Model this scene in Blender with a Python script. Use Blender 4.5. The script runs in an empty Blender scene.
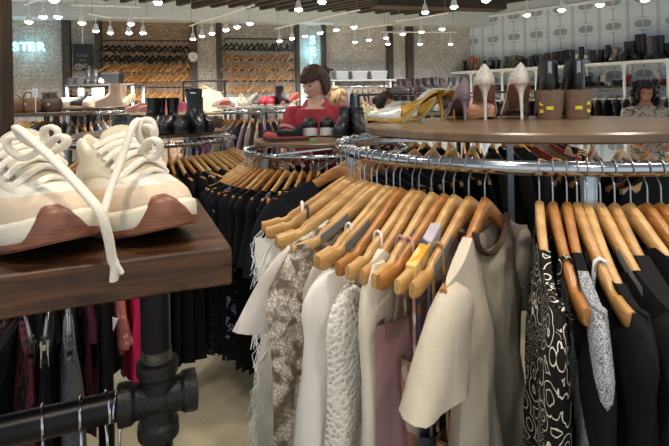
import bpy, math, random
from mathutils import Vector, Matrix, Euler, noise
random.seed(11)
PI = math.pi
scn = bpy.context.scene
COL = scn.collection
R = random.Random(5)

# ------------------------------------------------------------------ camera
F, HX, HY, ROLL, CZ = 500.0, 334.5, 101.0, 0.02, 1.5
cd = bpy.data.cameras.new('camera'); cam = bpy.data.objects.new('camera', cd); COL.objects.link(cam)
cd.sensor_width = 36; cd.lens = 36 * F / 669; cd.shift_y = -(223 - HY) / 669; cd.clip_start = 0.05
cam.matrix_world = Matrix.Translation((0, 0, CZ)) @ Matrix.Rotation(PI / 2, 4, 'X') @ Matrix.Rotation(-ROLL, 4, 'Z')
scn.camera = cam

def P(px, py, Y):
    dx = px - HX; dy = HY - py
    return Vector(((dx + ROLL * dy) / F * Y, Y, CZ + (dy - ROLL * dx) / F * Y))

def PZ(px, py, z):
    dx = px - HX; dy = HY - py
    Y = (z - CZ) * F / (dy - ROLL * dx)
    return P(px, py, Y)

# ------------------------------------------------------------------ mesh helpers
def lerp(a, b, t): return a + (b - a) * t
def sstep(a, b, x):
    t = min(1, max(0, (x - a) / (b - a))); return t * t * (3 - 2 * t)
def tab(xs, ys, x):
    if x <= xs[0]: return ys[0]
    for i in range(1, len(xs)):
        if x <= xs[i]:
            t = (x - xs[i - 1]) / (xs[i] - xs[i - 1]); return lerp(ys[i - 1], ys[i], t)
    return ys[-1]

class MB:
    def __init__(s): s.v = []; s.f = []; s.m = []
    def add(s, vs, fs, mi=0, M=None):
        o = len(s.v)
        for p in vs:
            p = Vector(p); s.v.append(M @ p if M else p)
        for f in fs: s.f.append([i + o for i in f]); s.m.append(mi)
        return s
    def box(s, c, d, mi=0, M=None):
        x, y, z = c; a, b, h = d[0] / 2, d[1] / 2, d[2] / 2
        vs = [(x + i * a, y + j * b, z + k * h) for k in (-1, 1) for j in (-1, 1) for i in (-1, 1)]
        return s.add(vs, [(0, 2, 3, 1), (4, 5, 7, 6), (0, 1, 5, 4), (2, 6, 7, 3), (0, 4, 6, 2), (1, 3, 7, 5)], mi, M)
    def loft(s, rings, caps=(1, 1), mi=0, M=None, closed=False):
        n = len(rings[0]); vs = [p for r in rings for p in r]; fs = []
        K = len(rings)
        for k in range(K if closed else K - 1):
            a = k * n; b = ((k + 1) % K) * n
            for i in range(n):
                j = (i + 1) % n; fs.append((a + i, a + j, b + j, b + i))
        if not closed:
            if caps[0]: fs.append(tuple(range(n - 1, -1, -1)))
            if caps[1]: fs.append(tuple((K - 1) * n + i for i in range(n)))
        return s.add(vs, fs, mi, M)
    def grid(s, rows, mi=0, M=None):
        n = len(rows[0]); vs = [p for r in rows for p in r]; fs = []
        for k in range(len(rows) - 1):
            for i in range(n - 1):
                a = k * n + i; fs.append((a, a + 1, a + n + 1, a + n))
        return s.add(vs, fs, mi, M)
    def tube(s, pts, r, n=8, closed=False, mi=0, M=None, flat=1.0, up=None):
        pts = [Vector(p) for p in pts]; K = len(pts)
        rs = r if isinstance(r, (list, tuple)) else [r] * K
        rings = []; prev = None
        for k in range(K):
            if closed: t = pts[(k + 1) % K] - pts[k - 1]
            else: t = pts[min(K - 1, k + 1)] - pts[max(0, k - 1)]
            t.normalize()
            if prev is None:
                h = Vector(up) if up else (Vector((0, 0, 1)) if abs(t.z) < .9 else Vector((1, 0, 0)))
                a = t.cross(h).normalized()
            else:
                a = (prev - t * prev.dot(t)).normalized()
            prev = a; b = t.cross(a)
            rings.append([pts[k] + (a * math.cos(q) + b * (math.sin(q) * flat)) * rs[k] for q in [2 * PI * i / n for i in range(n)]])
        return s.loft(rings, (1, 1), mi, M, closed)
    def lathe(s, prof, n=20, mi=0, M=None, caps=(1, 1)):
        return s.loft([[(r * math.cos(2 * PI * i / n), r * math.sin(2 * PI * i / n), z) for i in range(n)] for r, z in prof], caps, mi, M)
    def ball(s, c, r, n=10, mi=0, M=None):
        rx, ry, rz = r if isinstance(r, (tuple, list)) else (r, r, r)
        rings = []
        for k in range(n + 1):
            f = PI * k / n; q = max(math.sin(f), .02)
            rings.append([(c[0] + rx * q * math.cos(2 * PI * i / (2 * n)), c[1] + ry * q * math.sin(2 * PI * i / (2 * n)), c[2] - rz * math.cos(f)) for i in range(2 * n)])
        return s.loft(rings, (1, 1), mi, M)
    def mesh(s, name, mats, angle=40):
        me = bpy.data.meshes.new(name); me.from_pydata([tuple(p) for p in s.v], [], s.f)
        for m in (mats if isinstance(mats, (list, tuple)) else [mats]): me.materials.append(m)
        me.polygons.foreach_set('material_index', s.m)
        me.polygons.foreach_set('use_smooth', [True] * len(s.f))
        try: me.set_sharp_from_angle(angle=math.radians(angle))
        except Exception: pass
        me.update(); return me
    def build(s, name, mats, parent=None, loc=None, rotz=None, angle=40, bevel=0):
        o = bpy.data.objects.new(name, s.mesh(name, mats, angle)); COL.objects.link(o)
        if parent: o.parent = parent
        if loc is not None: o.location = loc
        if rotz is not None: o.rotation_euler = (0, 0, rotz)
        if bevel:
            b = o.modifiers.new('bevel', 'BEVEL'); b.width = bevel; b.segments = 2; b.limit_method = 'ANGLE'
        return o

def tag(o, label, cat, group=None, kind=None):
    if label: o['label'] = label
    if cat: o['category'] = cat
    if group: o['group'] = group
    if kind: o['kind'] = kind
    return o
def empty(name, label, cat, loc=(0, 0, 0), rotz=0, group=None):
    o = bpy.data.objects.new(name, None); COL.objects.link(o); o.empty_display_size = .05
    o.location = loc; o.rotation_euler = (0, 0, rotz)
    return tag(o, label, cat, group)
def structure(o): o['kind'] = 'structure'; return o
def dup(root, loc, rotz=0, label=None, group=None, scale=None, rot=None):
    r = root.copy(); COL.objects.link(r); r.location = loc; r.rotation_euler = rot if rot else (0, 0, rotz)
    if scale: r.scale = scale if isinstance(scale, (tuple, list)) else (scale,) * 3
    if label: r['label'] = label
    if group: r['group'] = group
    elif 'group' in r and group == '': del r['group']
    for ch in list(root.children):
        c = ch.copy(); COL.objects.link(c); c.parent = r
        for g in list(ch.children):
            d = g.copy(); COL.objects.link(d); d.parent = c
    return r

# ------------------------------------------------------------------ materials
MC = {}
class NT:
    def __init__(s, name):
        s.mat = bpy.data.materials.new(name); s.mat.use_nodes = True
        s.t = s.mat.node_tree; s.b = s.t.nodes['Principled BSDF']; s.tc = s.t.nodes.new('ShaderNodeTexCoord')
    def n(s, typ, **kw):
        x = s.t.nodes.new(typ)
        for k, v in kw.items(): setattr(x, k, v)
        return x
    def l(s, a, b): s.t.links.new(a, b)
    def setin(s, node, idx, val):
        if hasattr(val, 'is_output'): s.l(val, node.inputs[idx])
        else: node.inputs[idx].default_value = val
    def m(s, op, a, b=0.0, c=0.0):
        x = s.n('ShaderNodeMath', operation=op); s.setin(x, 0, a); s.setin(x, 1, b)
        if op in ('MULTIPLY_ADD', 'SMOOTH_MIN', 'COMPARE'): s.setin(x, 2, c)
        return x.outputs[0]
    def mapping(s, scale=(1, 1, 1), rot=(0, 0, 0), src=None):
        x = s.n('ShaderNodeMapping'); s.l(src or s.tc.outputs['Object'], x.inputs[0])
        x.inputs['Scale'].default_value = scale; x.inputs['Rotation'].default_value = rot; return x.outputs[0]
    def noise(s, scale, detail=3, vec=None, rough=.5, dist=0):
        x = s.n('ShaderNodeTexNoise'); s.l(vec or s.tc.outputs['Object'], x.inputs['Vector'])
        x.inputs['Scale'].default_value = scale; x.inputs['Detail'].default_value = detail
        x.inputs['Roughness'].default_value = rough; x.inputs['Distortion'].default_value = dist; return x.outputs['Fac']
    def vor(s, scale, feature='F1', vec=None, out='Distance'):
        x = s.n('ShaderNodeTexVoronoi', feature=feature); s.l(vec or s.tc.outputs['Object'], x.inputs['Vector'])
        x.inputs['Scale'].default_value = scale; return x.outputs[out]
    def wave(s, scale, dist=0, typ='BANDS', dirn='X', vec=None, dscale=1):
        x = s.n('ShaderNodeTexWave', wave_type=typ); s.l(vec or s.tc.outputs['Object'], x.inputs['Vector'])
        if typ == 'BANDS': x.bands_direction = dirn
        x.inputs['Scale'].default_value = scale; x.inputs['Distortion'].default_value = dist; x.inputs['Detail Scale'].default_value = dscale
        return x.outputs['Fac']
    def ramp(s, fac, stops, const=False):
        x = s.n('ShaderNodeValToRGB'); s.l(fac, x.inputs[0]); cr = x.color_ramp
        if const: cr.interpolation = 'CONSTANT'
        while len(cr.elements) < len(stops): cr.elements.new(.5)
        for e, (p, c) in zip(cr.elements, stops): e.position = p; e.color = (c[0], c[1], c[2], 1)
        return x.outputs[0]
    def mix(s, fac, a, b, blend='MIX'):
        x = s.n('ShaderNodeMix', data_type='RGBA', blend_type=blend)
        s.setin(x, 0, fac)
        for i, c in ((6, a), (7, b)):
            if hasattr(c, 'is_output'): s.l(c, x.inputs[i])
            else: x.inputs[i].default_value = (c[0], c[1], c[2], 1)
        return x.outputs[2]
    def color(s, c):
        if hasattr(c, 'is_output'): s.l(c, s.b.inputs['Base Color'])
        else: s.b.inputs['Base Color'].default_value = (c[0], c[1], c[2], 1)
    def fin(s, rough=.6, metal=0, bump=None, bs=.3, bd=.01, spec=None):
        s.setin(s.b, s.b.inputs.find('Roughness'), rough); s.b.inputs['Metallic'].default_value = metal
        if spec is not None: s.b.inputs['Specular IOR Level'].default_value = spec
        if bump is not None:
            x = s.n('ShaderNodeBump'); s.l(bump, x.inputs['Height']); x.inputs['Strength'].default_value = bs; x.inputs['Distance'].default_value = bd
            s.l(x.outputs[0], s.b.inputs['Normal'])
        return s.mat

def C(h):
    h = h.lstrip('#'); v = [int(h[i:i + 2], 16) / 255 for i in (0, 2, 4)]
    return tuple(x / 12.92 if x <= .04045 else ((x + .055) / 1.055) ** 2.4 for x in v)
def mul(c, k): return tuple(x * k for x in c)

def plain(hexc, rough=.5, metal=0, var=.15, scale=30, bs=.15, name=None):
    k = ('plain', hexc, rough, metal, var, scale, bs)
    if k not in MC:
        t = NT(name or 'paint_' + hexc); c = C(hexc); nz = t.noise(scale)
        t.color(t.ramp(nz, [(.3, mul(c, 1 - var)), (.7, mul(c, 1 + var))])); MC[k] = t.fin(rough, metal, nz, bs, .002)
    return MC[k]
def cloth(hexc, rough=.9, var=.12, weave=900, sheen=0):
    k = ('cloth', hexc, rough, var, weave)
    if k not in MC:
        t = NT('cloth_' + hexc); c = C(hexc); n1 = t.noise(1, 2, t.mapping((15, 15, 6)), .45, .5); n2 = t.noise(weave, 1)
        col = t.ramp(n1, [(.3, mul(c, 1 - var)), (.7, mul(c, 1 + var))])
        col = t.mix(.12, col, t.ramp(n2, [(.35, mul(c, .4)), (.65, mul(c, 1.4))])); t.color(col)
        h = t.m('ADD', t.m('MULTIPLY', n1, 1.0), t.m('MULTIPLY', n2, .06))
        MC[k] = t.fin(rough, 0, h, .5, .02, .2)
    return MC[k]
def chrome(rough=.12, hexc='b4b7bb'):
    k = ('chrome', rough, hexc)
    if k not in MC:
        t = NT('chrome'); t.color(C(hexc)); MC[k] = t.fin(t.ramp(t.noise(40), [(.3, (rough,) * 3), (.8, (rough * 2,) * 3)]), 1)
    return MC[k]
def woodm(a, b, rough=.35, scale=1.0, axis=(2, 14, 14), name='wood', gloss=.5):
    k = ('wood', a, b, rough, scale, axis)
    if k not in MC:
        t = NT(name); v = t.mapping(tuple(x * scale for x in axis)); n1 = t.noise(3, 5, v, .6, .6); n2 = t.noise(14, 2, v)
        col = t.ramp(n1, [(.28, C(a)), (.72, C(b))]); col = t.mix(t.m('MULTIPLY', n2, .35), col, mul(C(a), .55)); t.color(col)
        MC[k] = t.fin(rough, 0, n1, .12, .003, gloss)
    return MC[k]
def emit(hexc, s, name='lamp_glow'):
    k = ('emit', hexc, s)
    if k not in MC:
        t = NT(name); t.color(C(hexc)); t.b.inputs['Emission Color'].default_value = (*C(hexc), 1); t.b.inputs['Emission Strength'].default_value = s
        MC[k] = t.fin(.4)
    return MC[k]

def pattern(kind, a='101010', b='e8e4da', rough=.85):
    k = ('pat', kind, a, b)
    if k in MC: return MC[k]
    t = NT('print_' + kind); A, B = C(a), C(b); bump = t.noise(14, 4)
    if kind == 'snake':
        v = t.mapping((1, 1, .8)); e = t.vor(150, 'DISTANCE_TO_EDGE', v); n = t.noise(24, 4, None, .6, 1.0)
        c1 = t.ramp(n, [(.42, C('e0d6c6')), (.50, C('a89a88')), (.58, C('6c5f52'))]); col = t.mix(t.m('MULTIPLY', t.m('LESS_THAN', e, .09), .6), c1, C('6b5e52'))
    elif kind == 'swirl':
        v = t.mapping((1, 1, 1)); w = t.wave(24, 9, 'RINGS', vec=v, dscale=2.2); n = t.noise(10, 2)
        d = t.vor(30, 'F1', v); w2 = t.m('FRACT', t.m('MULTIPLY', d, 3.6))
        l1 = t.m('COMPARE', w, .5, .09); l2 = t.m('LESS_THAN', w2, .15)
        sel = t.m('GREATER_THAN', n, .52)
        line = t.m('ADD', t.m('MULTIPLY', l1, sel), t.m('MULTIPLY', l2, t.m('SUBTRACT', 1.0, sel)))
        col = t.mix(line, A, B)
    elif kind == 'knit':
        col = t.ramp(t.noise(420, 2), [(.35, mul(A, .5)), (.65, mul(B, 1))])
    elif kind == 'blocks':
        s = t.n('ShaderNodeSeparateXYZ'); t.l(t.tc.outputs['Object'], s.inputs[0])
        q = t.m('SINE', t.m('ADD', t.m('MULTIPLY', s.outputs[2], 22.0), t.m('MULTIPLY', s.outputs[0], 17.0)))
        col = t.mix(t.m('GREATER_THAN', q, -.5), A, t.ramp(t.noise(420, 2), [(.35, C('4a4c50')), (.65, C('b9bcc0'))]))
    elif kind == 'floral':
        d = t.vor(26, 'F1'); n = t.noise(6); n2 = t.noise(90, 2)
        p = t.m('MULTIPLY', t.m('LESS_THAN', d, .42), t.m('GREATER_THAN', n, .45)); p = t.m('MULTIPLY', p, t.m('GREATER_THAN', n2, .47))
        col = t.mix(p, A, t.ramp(t.noise(30), [(.4, B), (.6, C('7f86b5'))]))
    elif kind == 'print':
        n = t.noise(17, 2, None, .5, 1.2); col = t.ramp(n, [(.36, A), (.42, B), (.55, B), (.6, A)])
    elif kind == 'sequin':
        d = t.vor(160, 'F1', None, 'Color'); s = t.n('ShaderNodeSeparateColor'); t.l(d, s.inputs[0])
        col = t.mix(t.m('GREATER_THAN', s.outputs[0], .8), A, B)
    elif kind == 'lace':
        d = t.vor(110, 'F1'); col = t.ramp(d, [(.15, A), (.4, B)]); bump = d
    elif kind == 'stripe':
        w = t.wave(16, 0, dirn='Z'); col = t.mix(t.m('GREATER_THAN', w, .5), A, B)
    t.color(col); MC[k] = t.fin(rough, 0, bump, .45, .01, .2); return MC[k]

HW = [woodm('b98a50', 'e2b878', .32, 1, (3, 22, 22), 'hanger_wood_light'), woodm('a97844', 'd7a866', .32, 1, (3, 22, 22), 'hanger_wood_honey'),
      woodm('97602e', 'c8894a', .3, 1, (3, 22, 22), 'hanger_wood_amber')]
CHR = chrome(.1); CHR2 = chrome(.22, 'a9abae')
BLKM = plain('161617', .45, .3, .2, 60)
PIPE = plain('1d1b1b', .36, .75, .2, 50, .2, 'black_iron')
WHITE = plain('e6e8ea', .45)
BLACKL = plain('141314', .38, 0, .25, 25, .2, 'black_leather')
DARK = plain('232021', .6)

# ------------------------------------------------------------------ hanger
HL = .231
def hdrop(x):
    s = min(1, abs(x) / HL); return .100 * math.sin(s * PI / 2) ** 1.2
def hanger_top(x): return -.058 - hdrop(x)
def hook_pts(r, n=12):
    pts = []
    for i in range(n + 1):
        a = math.radians(-25 + 215 * i / n); pts.append((r * math.cos(a), 0, r * math.sin(a)))
    pts += [(-r * .93, 0, -r * .55), (-r * .5, 0, -r * 1.25), (-r * .1, 0, -r * 1.75), (0, 0, -r * 2.2), (0, 0, -.064)]
    return pts
def hanger_bar(seed, lo=False):
    m = MB(); q = random.Random(seed)
    xs = [0, .025, .055, .09, .125, .15, .160, .166, .172, .182, .2, .212, .219, .222] if not lo else [0, .05, .11, .17, .21, .222]
    xs = [-x for x in xs[:0:-1]] + xs; rings = []
    for x in xs:
        s = abs(x) / HL; zt = hanger_top(x); h = tab([0, .35, .7, .9, 1], [.036, .031, .029, .031, .02], s); t = tab([0, .3, .93, .985, 1], [.0075, .0068, .0062, .005, .003], s)
        if .158 < abs(x) < .174 and not lo: zt -= .006; h -= .006
        if s > .97: zt -= .007 * (s - .97) / .03; h -= .012 * (s - .97) / .03
        y = .012 * s * s; b = min(.0035, t * .6)
        rings.append([(x, y - t, zt - b), (x, y - t + b, zt), (x, y + t - b, zt), (x, y + t, zt - b), (x, y + t, zt - h + b), (x, y + t - b, zt - h), (x, y - t + b, zt - h), (x, y - t, zt - h + b)])
    m.loft(rings); return m
def make_hanger(wood, rr, grip=False, seed=1):
    o = empty('wooden_hanger', 'x', 'hanger')
    hanger_bar(seed).build('shoulder_bar', wood, o, angle=50)
    MB().tube(hook_pts(rr + .0017), .0015, 6).build('hook', CHR2, o)
    if grip:
        for sg in (1, -1):
            m = MB(); rings = []
            for x in [.085, .11, .135, .155]:
                zt = hanger_top(x); s = x / HL; t = tab([0, .3, .93, 1], [.0075, .0068, .0062, .005], s) + .0012; h = .016; y = .012 * s * s
                rings.append([(x * sg, y - t, zt - .006), (x * sg, y + t, zt - .006), (x * sg, y + t, zt - .006 - h), (x * sg, y - t, zt - .006 - h)])
            m.loft(rings).build('grip_pad', plain('6f6f70', .9), o)
    return o

# ------------------------------------------------------------------ garments
def garment(kind='tee', L=.75, W=.215, nw=.085, scoop=.07, sleeve=.2, flare=.06, th=.014, fold=.012, seed=0, nj=22, ni=18, topz=.003, sw=.082, sd=0, nar=.17):
    """local frame: rail at origin, x along the hanger, z up"""
    q = random.Random(seed); m = MB(); ph = q.random() * 6; k1 = q.uniform(1.2, 2.2); ph2 = q.random() * 6; lean = q.uniform(-.015, .015)
    strap = kind == 'strap'
    if strap: sleeve = 0
    def zsh(x): return hanger_top(x) + topz
    def ztop(u, front):
        x = u * W
        if strap: return zsh(.12) - .05 - sd - (scoop if front else scoop * .6) * (1 - u * u) - .02 * abs(u)
        if abs(x) < nw: return zsh(nw) - (scoop if front else scoop * .35) * math.sqrt(max(0, 1 - (x / nw) ** 2))
        return zsh(x)
    def pt(u, v, side):
        x = u * W * (1 - (nar if sleeve else .05) * sstep(.03, .2, v) + flare * v * v)
        z = lerp(ztop(u, side > 0), -L, v)
        t = (.009 + (th - .009) * sstep(0, .2, v)) * max(.12, (1 - abs(u) ** 3.5)) ** .5
        f = fold * sstep(.05, .6, v) * (math.sin(k1 * PI * u + ph + 1.2 * v) + .5 * math.sin(2.3 * k1 * PI * u + ph2 - v * 2) + .35 * math.sin(4.7 * k1 * PI * u + ph - v * 3))
        y = .012 * (u * u) * (1 - v) + side * t * (1 + .25 * math.sin(7 * u + ph2)) + f + lean * v
        nz = noise.noise((x * 11 + seed * 3.1, z * 7, side * 2 + seed))
        y += (nz * .006 + .007 * noise.noise((x * 26 + z * 9, z * 5 + seed, side))) * sstep(0, .15, v); x += .004 * noise.noise((z * 9, seed, 4.2)) 
        return (x, y, z + .006 * math.sin(3 * PI * u + ph) * v)
    rings = []
    for j in range(nj + 1):
        v = (j / nj) ** 1.15
        r = [pt(-1 + 2 * i / ni, v, 1) for i in range(ni + 1)] + [pt(1 - 2 * i / ni, v, -1) for i in range(1, ni)]
        rings.append(r)
    m.loft(rings, (0, 1))
    n = 2 * ni
    for i in range(ni):
        u0 = -1 + 2 * i / ni; u1 = u0 + 2 / ni
        if not strap and abs(u0 * W) >= nw * .98 and abs(u1 * W) >= nw * .98:
            a, b = i, i + 1; c, d = (n - (i + 1)) % n, (n - i) % n
            if a != d and b != c: m.f.append([a, b, c, d]); m.m.append(0)
            elif a == d: m.f.append([a, b, c]); m.m.append(0)
            else: m.f.append([a, b, d]); m.m.append(0)
    if strap:
        for sg in (1, -1):
            x = sg * .12; zt = zsh(.12)
            m.tube([(sg * W * .72, .01, zt - .075 - sd - scoop * .3), (x * 1.02, .0105, zt - .02), (x, .007, zt), (x, 0, zt + .0035), (x, -.006, zt), (x * 1.02, -.009, zt - .02), (sg * W * .72, -.01, zt - .075 - sd - scoop * .2)], .0034, 6, flat=1.0)
    if sleeve:
        for sg in (1, -1):
            z0 = zsh(W); rs = []; K = 9 if sleeve < .3 else 16; jig = q.uniform(-.02, .03)
            for k in range(K + 1):
                t = k / K; wdt = tab([0, .12, .3, .6, 1], [.018, .05, sw, sw * 1.06, sw * 1.12], t) if sleeve < .3 else tab([0, .06, .15, .5, 1], [.018, .05, sw * .95, sw * .7, sw * .5], t)
                cx = sg * (W - .022 - tab([0, .15, .3, 1], [0, .010, .012, -.036 - jig], t)); cz = z0 - .004 - sleeve * t
                b = tab([0, .2, 1], [.010, max(.019, th * .9), max(.022, th + .004)], t); ring = []
                for i in range(16):
                    a = 2 * PI * i / 16
                    x = cx + wdt * math.cos(a); y = b * math.sin(a) + .007 * t * math.sin(3 * a + ph + 3 * t) + .012 * (1 - t)
                    y += lean * t; z = cz - sg * .0 - .12 * wdt * t * 0 + .02 * math.cos(a) * sg * t * .5
                    y += .006 * noise.noise((x * 16, z * 14, seed + 7.7)) * t
                    ring.append((x, y, z))
                rs.append(ring)
            m.loft(rs, (1, 0))
            rr = rs[-3]; mx, my = sum(p[0] for p in rr) / 16, sum(p[1] for p in rr) / 16
            m.loft([rs[-1], [(lerp(mx, p[0], .85), lerp(my, p[1], .6), p[2]) for p in rr]], (0, 1))
    return m

class Ring:
    def __init__(s, c, r, z): s.c, s.r, s.z = c, r, z
    def at(s, deg):
        a = math.radians(deg); return Vector((s.c[0] + s.r * math.cos(a), s.c[1] + s.r * math.sin(a), s.z)), a
def put(o, ring, deg, twist=0, tilt=0):
    p, a = ring.at(deg); o.location = p; o.rotation_euler = (tilt, 0, a + math.radians(twist)); return o

def circle(c, r, z, n=72): return [(c[0] + r * math.cos(2 * PI * i / n), c[1] + r * math.sin(2 * PI * i / n), z) for i in range(n)]
def make_rack(ring, tr, label, topper=None, tz=None, wood=None, spoke0=63, metal=None, ttk=.022):
    """round rack: rail, four legs, spokes, foot ring, centre post and a wooden top"""
    metal = metal or CHR
    o = empty('round_clothes_rack', label, 'clothes rack', (ring.c[0], ring.c[1], 0))
    MB().tube(circle((0, 0), ring.r, ring.z), tr, 14, True).build('rail', metal, o)
    for k in range(4):
        a = math.radians(spoke0 + 90 * k); d = Vector((math.cos(a), math.sin(a), 0))
        MB().box((0, 0, 0), (.022, .022, ring.z - tr * .4), 0, Matrix.Translation(d * ring.r * .955 + Vector((0, 0, (ring.z - tr * .4) / 2))) @ Matrix.Rotation(a, 4, 'Z')).build('leg', plain('b4c0c8', .28, .55, .05, 20), o)
        MB().lathe([(.022, 0), (.022, .01), (.012, .02)], 12, M=Matrix.Translation(d * ring.r * .955)).build('foot', BLKM, o)
        if k < 2:
            MB().box((0, 0, 0), (2 * ring.r - .02, .014, .009), 0, Matrix.Translation((0, 0, ring.z - .002 + .0095 * k)) @ Matrix.Rotation(a, 4, 'Z')).build('spoke', metal, o)
    if topper:
        MB().lathe([(.012, ring.z + .015), (.012, tz - ttk)], 12).build('centre_post', metal, o)
        pr = [(.001, tz - ttk), (topper - .006, tz - ttk), (topper, tz - ttk + .004), (topper, tz - .004), (topper - .004, tz), (.001, tz)]
        MB().lathe(pr, 96).build('round_top', wood, o, angle=30)
    return o

def shared_garment(mb_list_mats):
    """list of (MB, material) -> mesh objects kept as data only"""
    return [mb.mesh('garment', mat) for mb, mat in mb_list_mats]
def mesh_obj(name, me, label, cat, group=None):
    o = bpy.data.objects.new(name, me); COL.objects.link(o); return tag(o, label, cat, group)
# ------------------------------------------------------------------ rack in front (right)
R1 = Ring((.562, 1.41), .55, 1.372)
TOPWOOD = woodm('4e3a27', '86694a', .3, 1, (1.5, 9, 9), 'round_top_wood', .5)
make_rack(R1, .0135, 'large round chrome rack in front with brown wooden top under the pumps', .476, 1.43, TOPWOOD, 78)
protos1 = [make_hanger(HW[i % 3], .0135, i > 2, i) for i in range(6)]
for p in protos1: p['group'] = ''
used = set()
def hanger1(kind, deg, twist, label, ring=R1, protos=protos1, tilt=0):
    p = protos[kind]
    if kind in used: p = dup(p, (0, 0, 0))
    else: used.add(kind)
    if 'group' in p: del p['group']
    p['label'] = label; put(p, ring, deg, twist, tilt); return p
def hang(name, mb, mat, deg, twist, label, cat, ring=R1, angle=70, tilt=0):
    o = mb.build(name, mat, angle=angle); tag(o, label, cat); put(o, ring, deg, twist, tilt); return o

CREAM, OFFW, WHT, TAUPE = cloth('e2d8c4'), cloth('d5ccbe'), cloth('e2dbd1'), cloth('8d857b')
left = [  # deg, twist, hanger, garment kwargs, material, name, label, category, hanger label
 (194.5, 2, 1, dict(kind='strap', L=.98, W=.24, flare=.22, sd=.0), cloth('f1efe9'), 'fringed_cardigan', 'white fringed cardigan at the far left end of the pale clothes', 'cardigan', 'honey wooden hanger carrying the white fringed cardigan'),
 (197.5, 2, 0, dict(kind='strap', L=.8, W=.15), pattern('print', 'd8ccb6', '8d6a5c'), 'print_camisole', 'cream camisole with brown print beside the white fringed cardigan', 'top', 'pale wooden hanger with its bare end sticking out leftmost over the black clothes'),
 (200.2, 1, 1, dict(kind='strap', L=.62, W=.14), cloth('3b4350'), 'graphic_top', 'dark slate top with a pink patch hanging behind the cream blouse', 'top', 'honey wooden hanger carrying the slate top with pink patch'),
 (203, 3, 4, dict(kind='tee', nw=.185, L=.9, sleeve=0, W=.215, th=.022, topz=-.03), CREAM, 'satin_blouse', 'cream satin blouse left of the large white tee sleeve', 'blouse', 'wooden hanger with grey grips carrying the cream satin blouse'),
 (206, 1, 0, dict(kind='tee', nw=.19, L=.98, sleeve=.18, W=.205, sw=.08, th=.018, flare=.1, topz=-.02), WHT, 'wide_sleeve_tee', 'white tee whose wide piped sleeve juts left beside the snakeskin print', 'shirt', 'pale wooden hanger carrying the white tee with piped sleeve'),
 (208.8, 6, 1, dict(kind='tee', nw=.11, L=.98, sleeve=.62, W=.225, th=.022, sw=.1), pattern('snake'), 'snakeskin_print_blouse', 'beige and brown snakeskin print blouse with long hanging sleeve', 'blouse', 'honey wooden hanger under the snakeskin print blouse'),
 (211.8, 4, 3, dict(kind='tee', nw=.185, L=.98, sleeve=.3, W=.19, flare=.1, topz=-.05), OFFW, 'off_white_shirt', 'off white shirt just right of the snakeskin print blouse', 'shirt', 'wooden hanger with grey grips carrying the off white shirt by the snakeskin print'),
 (214.4, 5, 0, dict(kind='strap', L=.98, W=.15, flare=.12), cloth('d6cfc4'), 'strappy_top', 'white strappy top behind the lace blouse', 'top', 'pale wooden hanger with a white strap over its outer arm'),
 (217, 6, 4, dict(kind='tee', nw=.185, L=.98, sleeve=.36, W=.22, th=.024, topz=-.03, flare=.1), WHT, 'tie_front_shirt', 'long white shirt with drooping short sleeve left of the lace blouse', 'shirt', 'honey wooden hanger carrying the long white shirt'),
 (219.6, 7, 2, dict(kind='tee', nw=.185, L=.9, sleeve=.42, W=.215, th=.02, sw=.075, topz=-.05), pattern('lace', 'b9b1a4', 'e4dfd4'), 'lace_blouse', 'white eyelet lace blouse in the middle of the pale clothes', 'blouse', 'amber wooden hanger carrying the eyelet lace blouse'),
 (222.2, 8, 0, dict(kind='strap', L=.95, W=.18, flare=.1), cloth('dbd5ca'), 'tank_top', 'plain white tank top between the lace blouse and the cream shirt', 'top', 'pale wooden hanger with forked outer end carrying the white tank top'),
 (224.8, 5, 1, dict(kind='tee', nw=.14, L=.98, sleeve=.6, W=.2, th=.022, sw=.07), cloth('d6ccb8'), 'cream_shirt', 'long sleeved cream shirt left of the dusty pink top', 'shirt', 'honey wooden hanger carrying the long sleeved cream shirt'),
 (227.4, 2, 3, dict(kind='strap', L=.9, W=.225, scoop=.04, sd=.05, flare=.1), cloth('a58183'), 'sleeveless_top', 'dusty pink sleeveless top beside the cream shirt', 'top', 'wooden hanger with grey grips carrying the dusty pink top'),
 (230, -1, 2, dict(kind='strap', L=.85, W=.17, sd=.12), pattern('print', 'd9c6b4', 'b98a74'), 'peach_print_top', 'peach floral print top right of the dusty pink top', 'top', 'amber glossy wooden hanger left of the paper banded one'),
 (233, -4, 0, dict(kind='strap', L=.9, W=.17, sd=.24), pattern('print', '8a6a45', '565a6a'), 'patterned_dress', 'brown and slate patterned dress below the beige tee sleeve', 'dress', 'pale wooden hanger wrapped with a mauve paper band and yellow ribbon'),
 (235.6, -7, 4, dict(kind='strap', L=.9, W=.16, sd=.24), pattern('print', '5b4633', '9c7a50'), 'brown_print_top', 'brown print top tucked behind the beige tee', 'top', 'honey wooden hanger between the banded hanger and the beige tee'),
 (239.0, -5, 2, dict(kind='tee', nw=.085, scoop=.05, L=.95, sleeve=.165, W=.22, sw=.076, th=.03, fold=.02, flare=.06, nar=.3), cloth('c9bda8', .9, .08), 'beige_tee', 'beige short sleeved tee in front with dark collar at the hanger', 'shirt', 'amber wooden hanger carrying the beige tee with dark collar'),
]
objs1 = {}
for i, (dg, tw, hk, kw, mt, nm, lab, cat, hlab) in enumerate(left):
    tw += (0, 3, -3, 2, -1, 1, -4, 4, -2, 3, -3, 2, 1, -3, 1, 0, 0)[i]; dg += (0, .3, -.4, .5, -.2, .3, -.5, .4, .2, -.4, .5, -.3, .2, .4, -.3, .2, 0)[i]
    hanger1(hk, dg, tw, hlab)
    o = hang(nm, garment(seed=i + 3, **kw), mt, dg, tw, lab, cat); objs1[nm] = o
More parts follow.
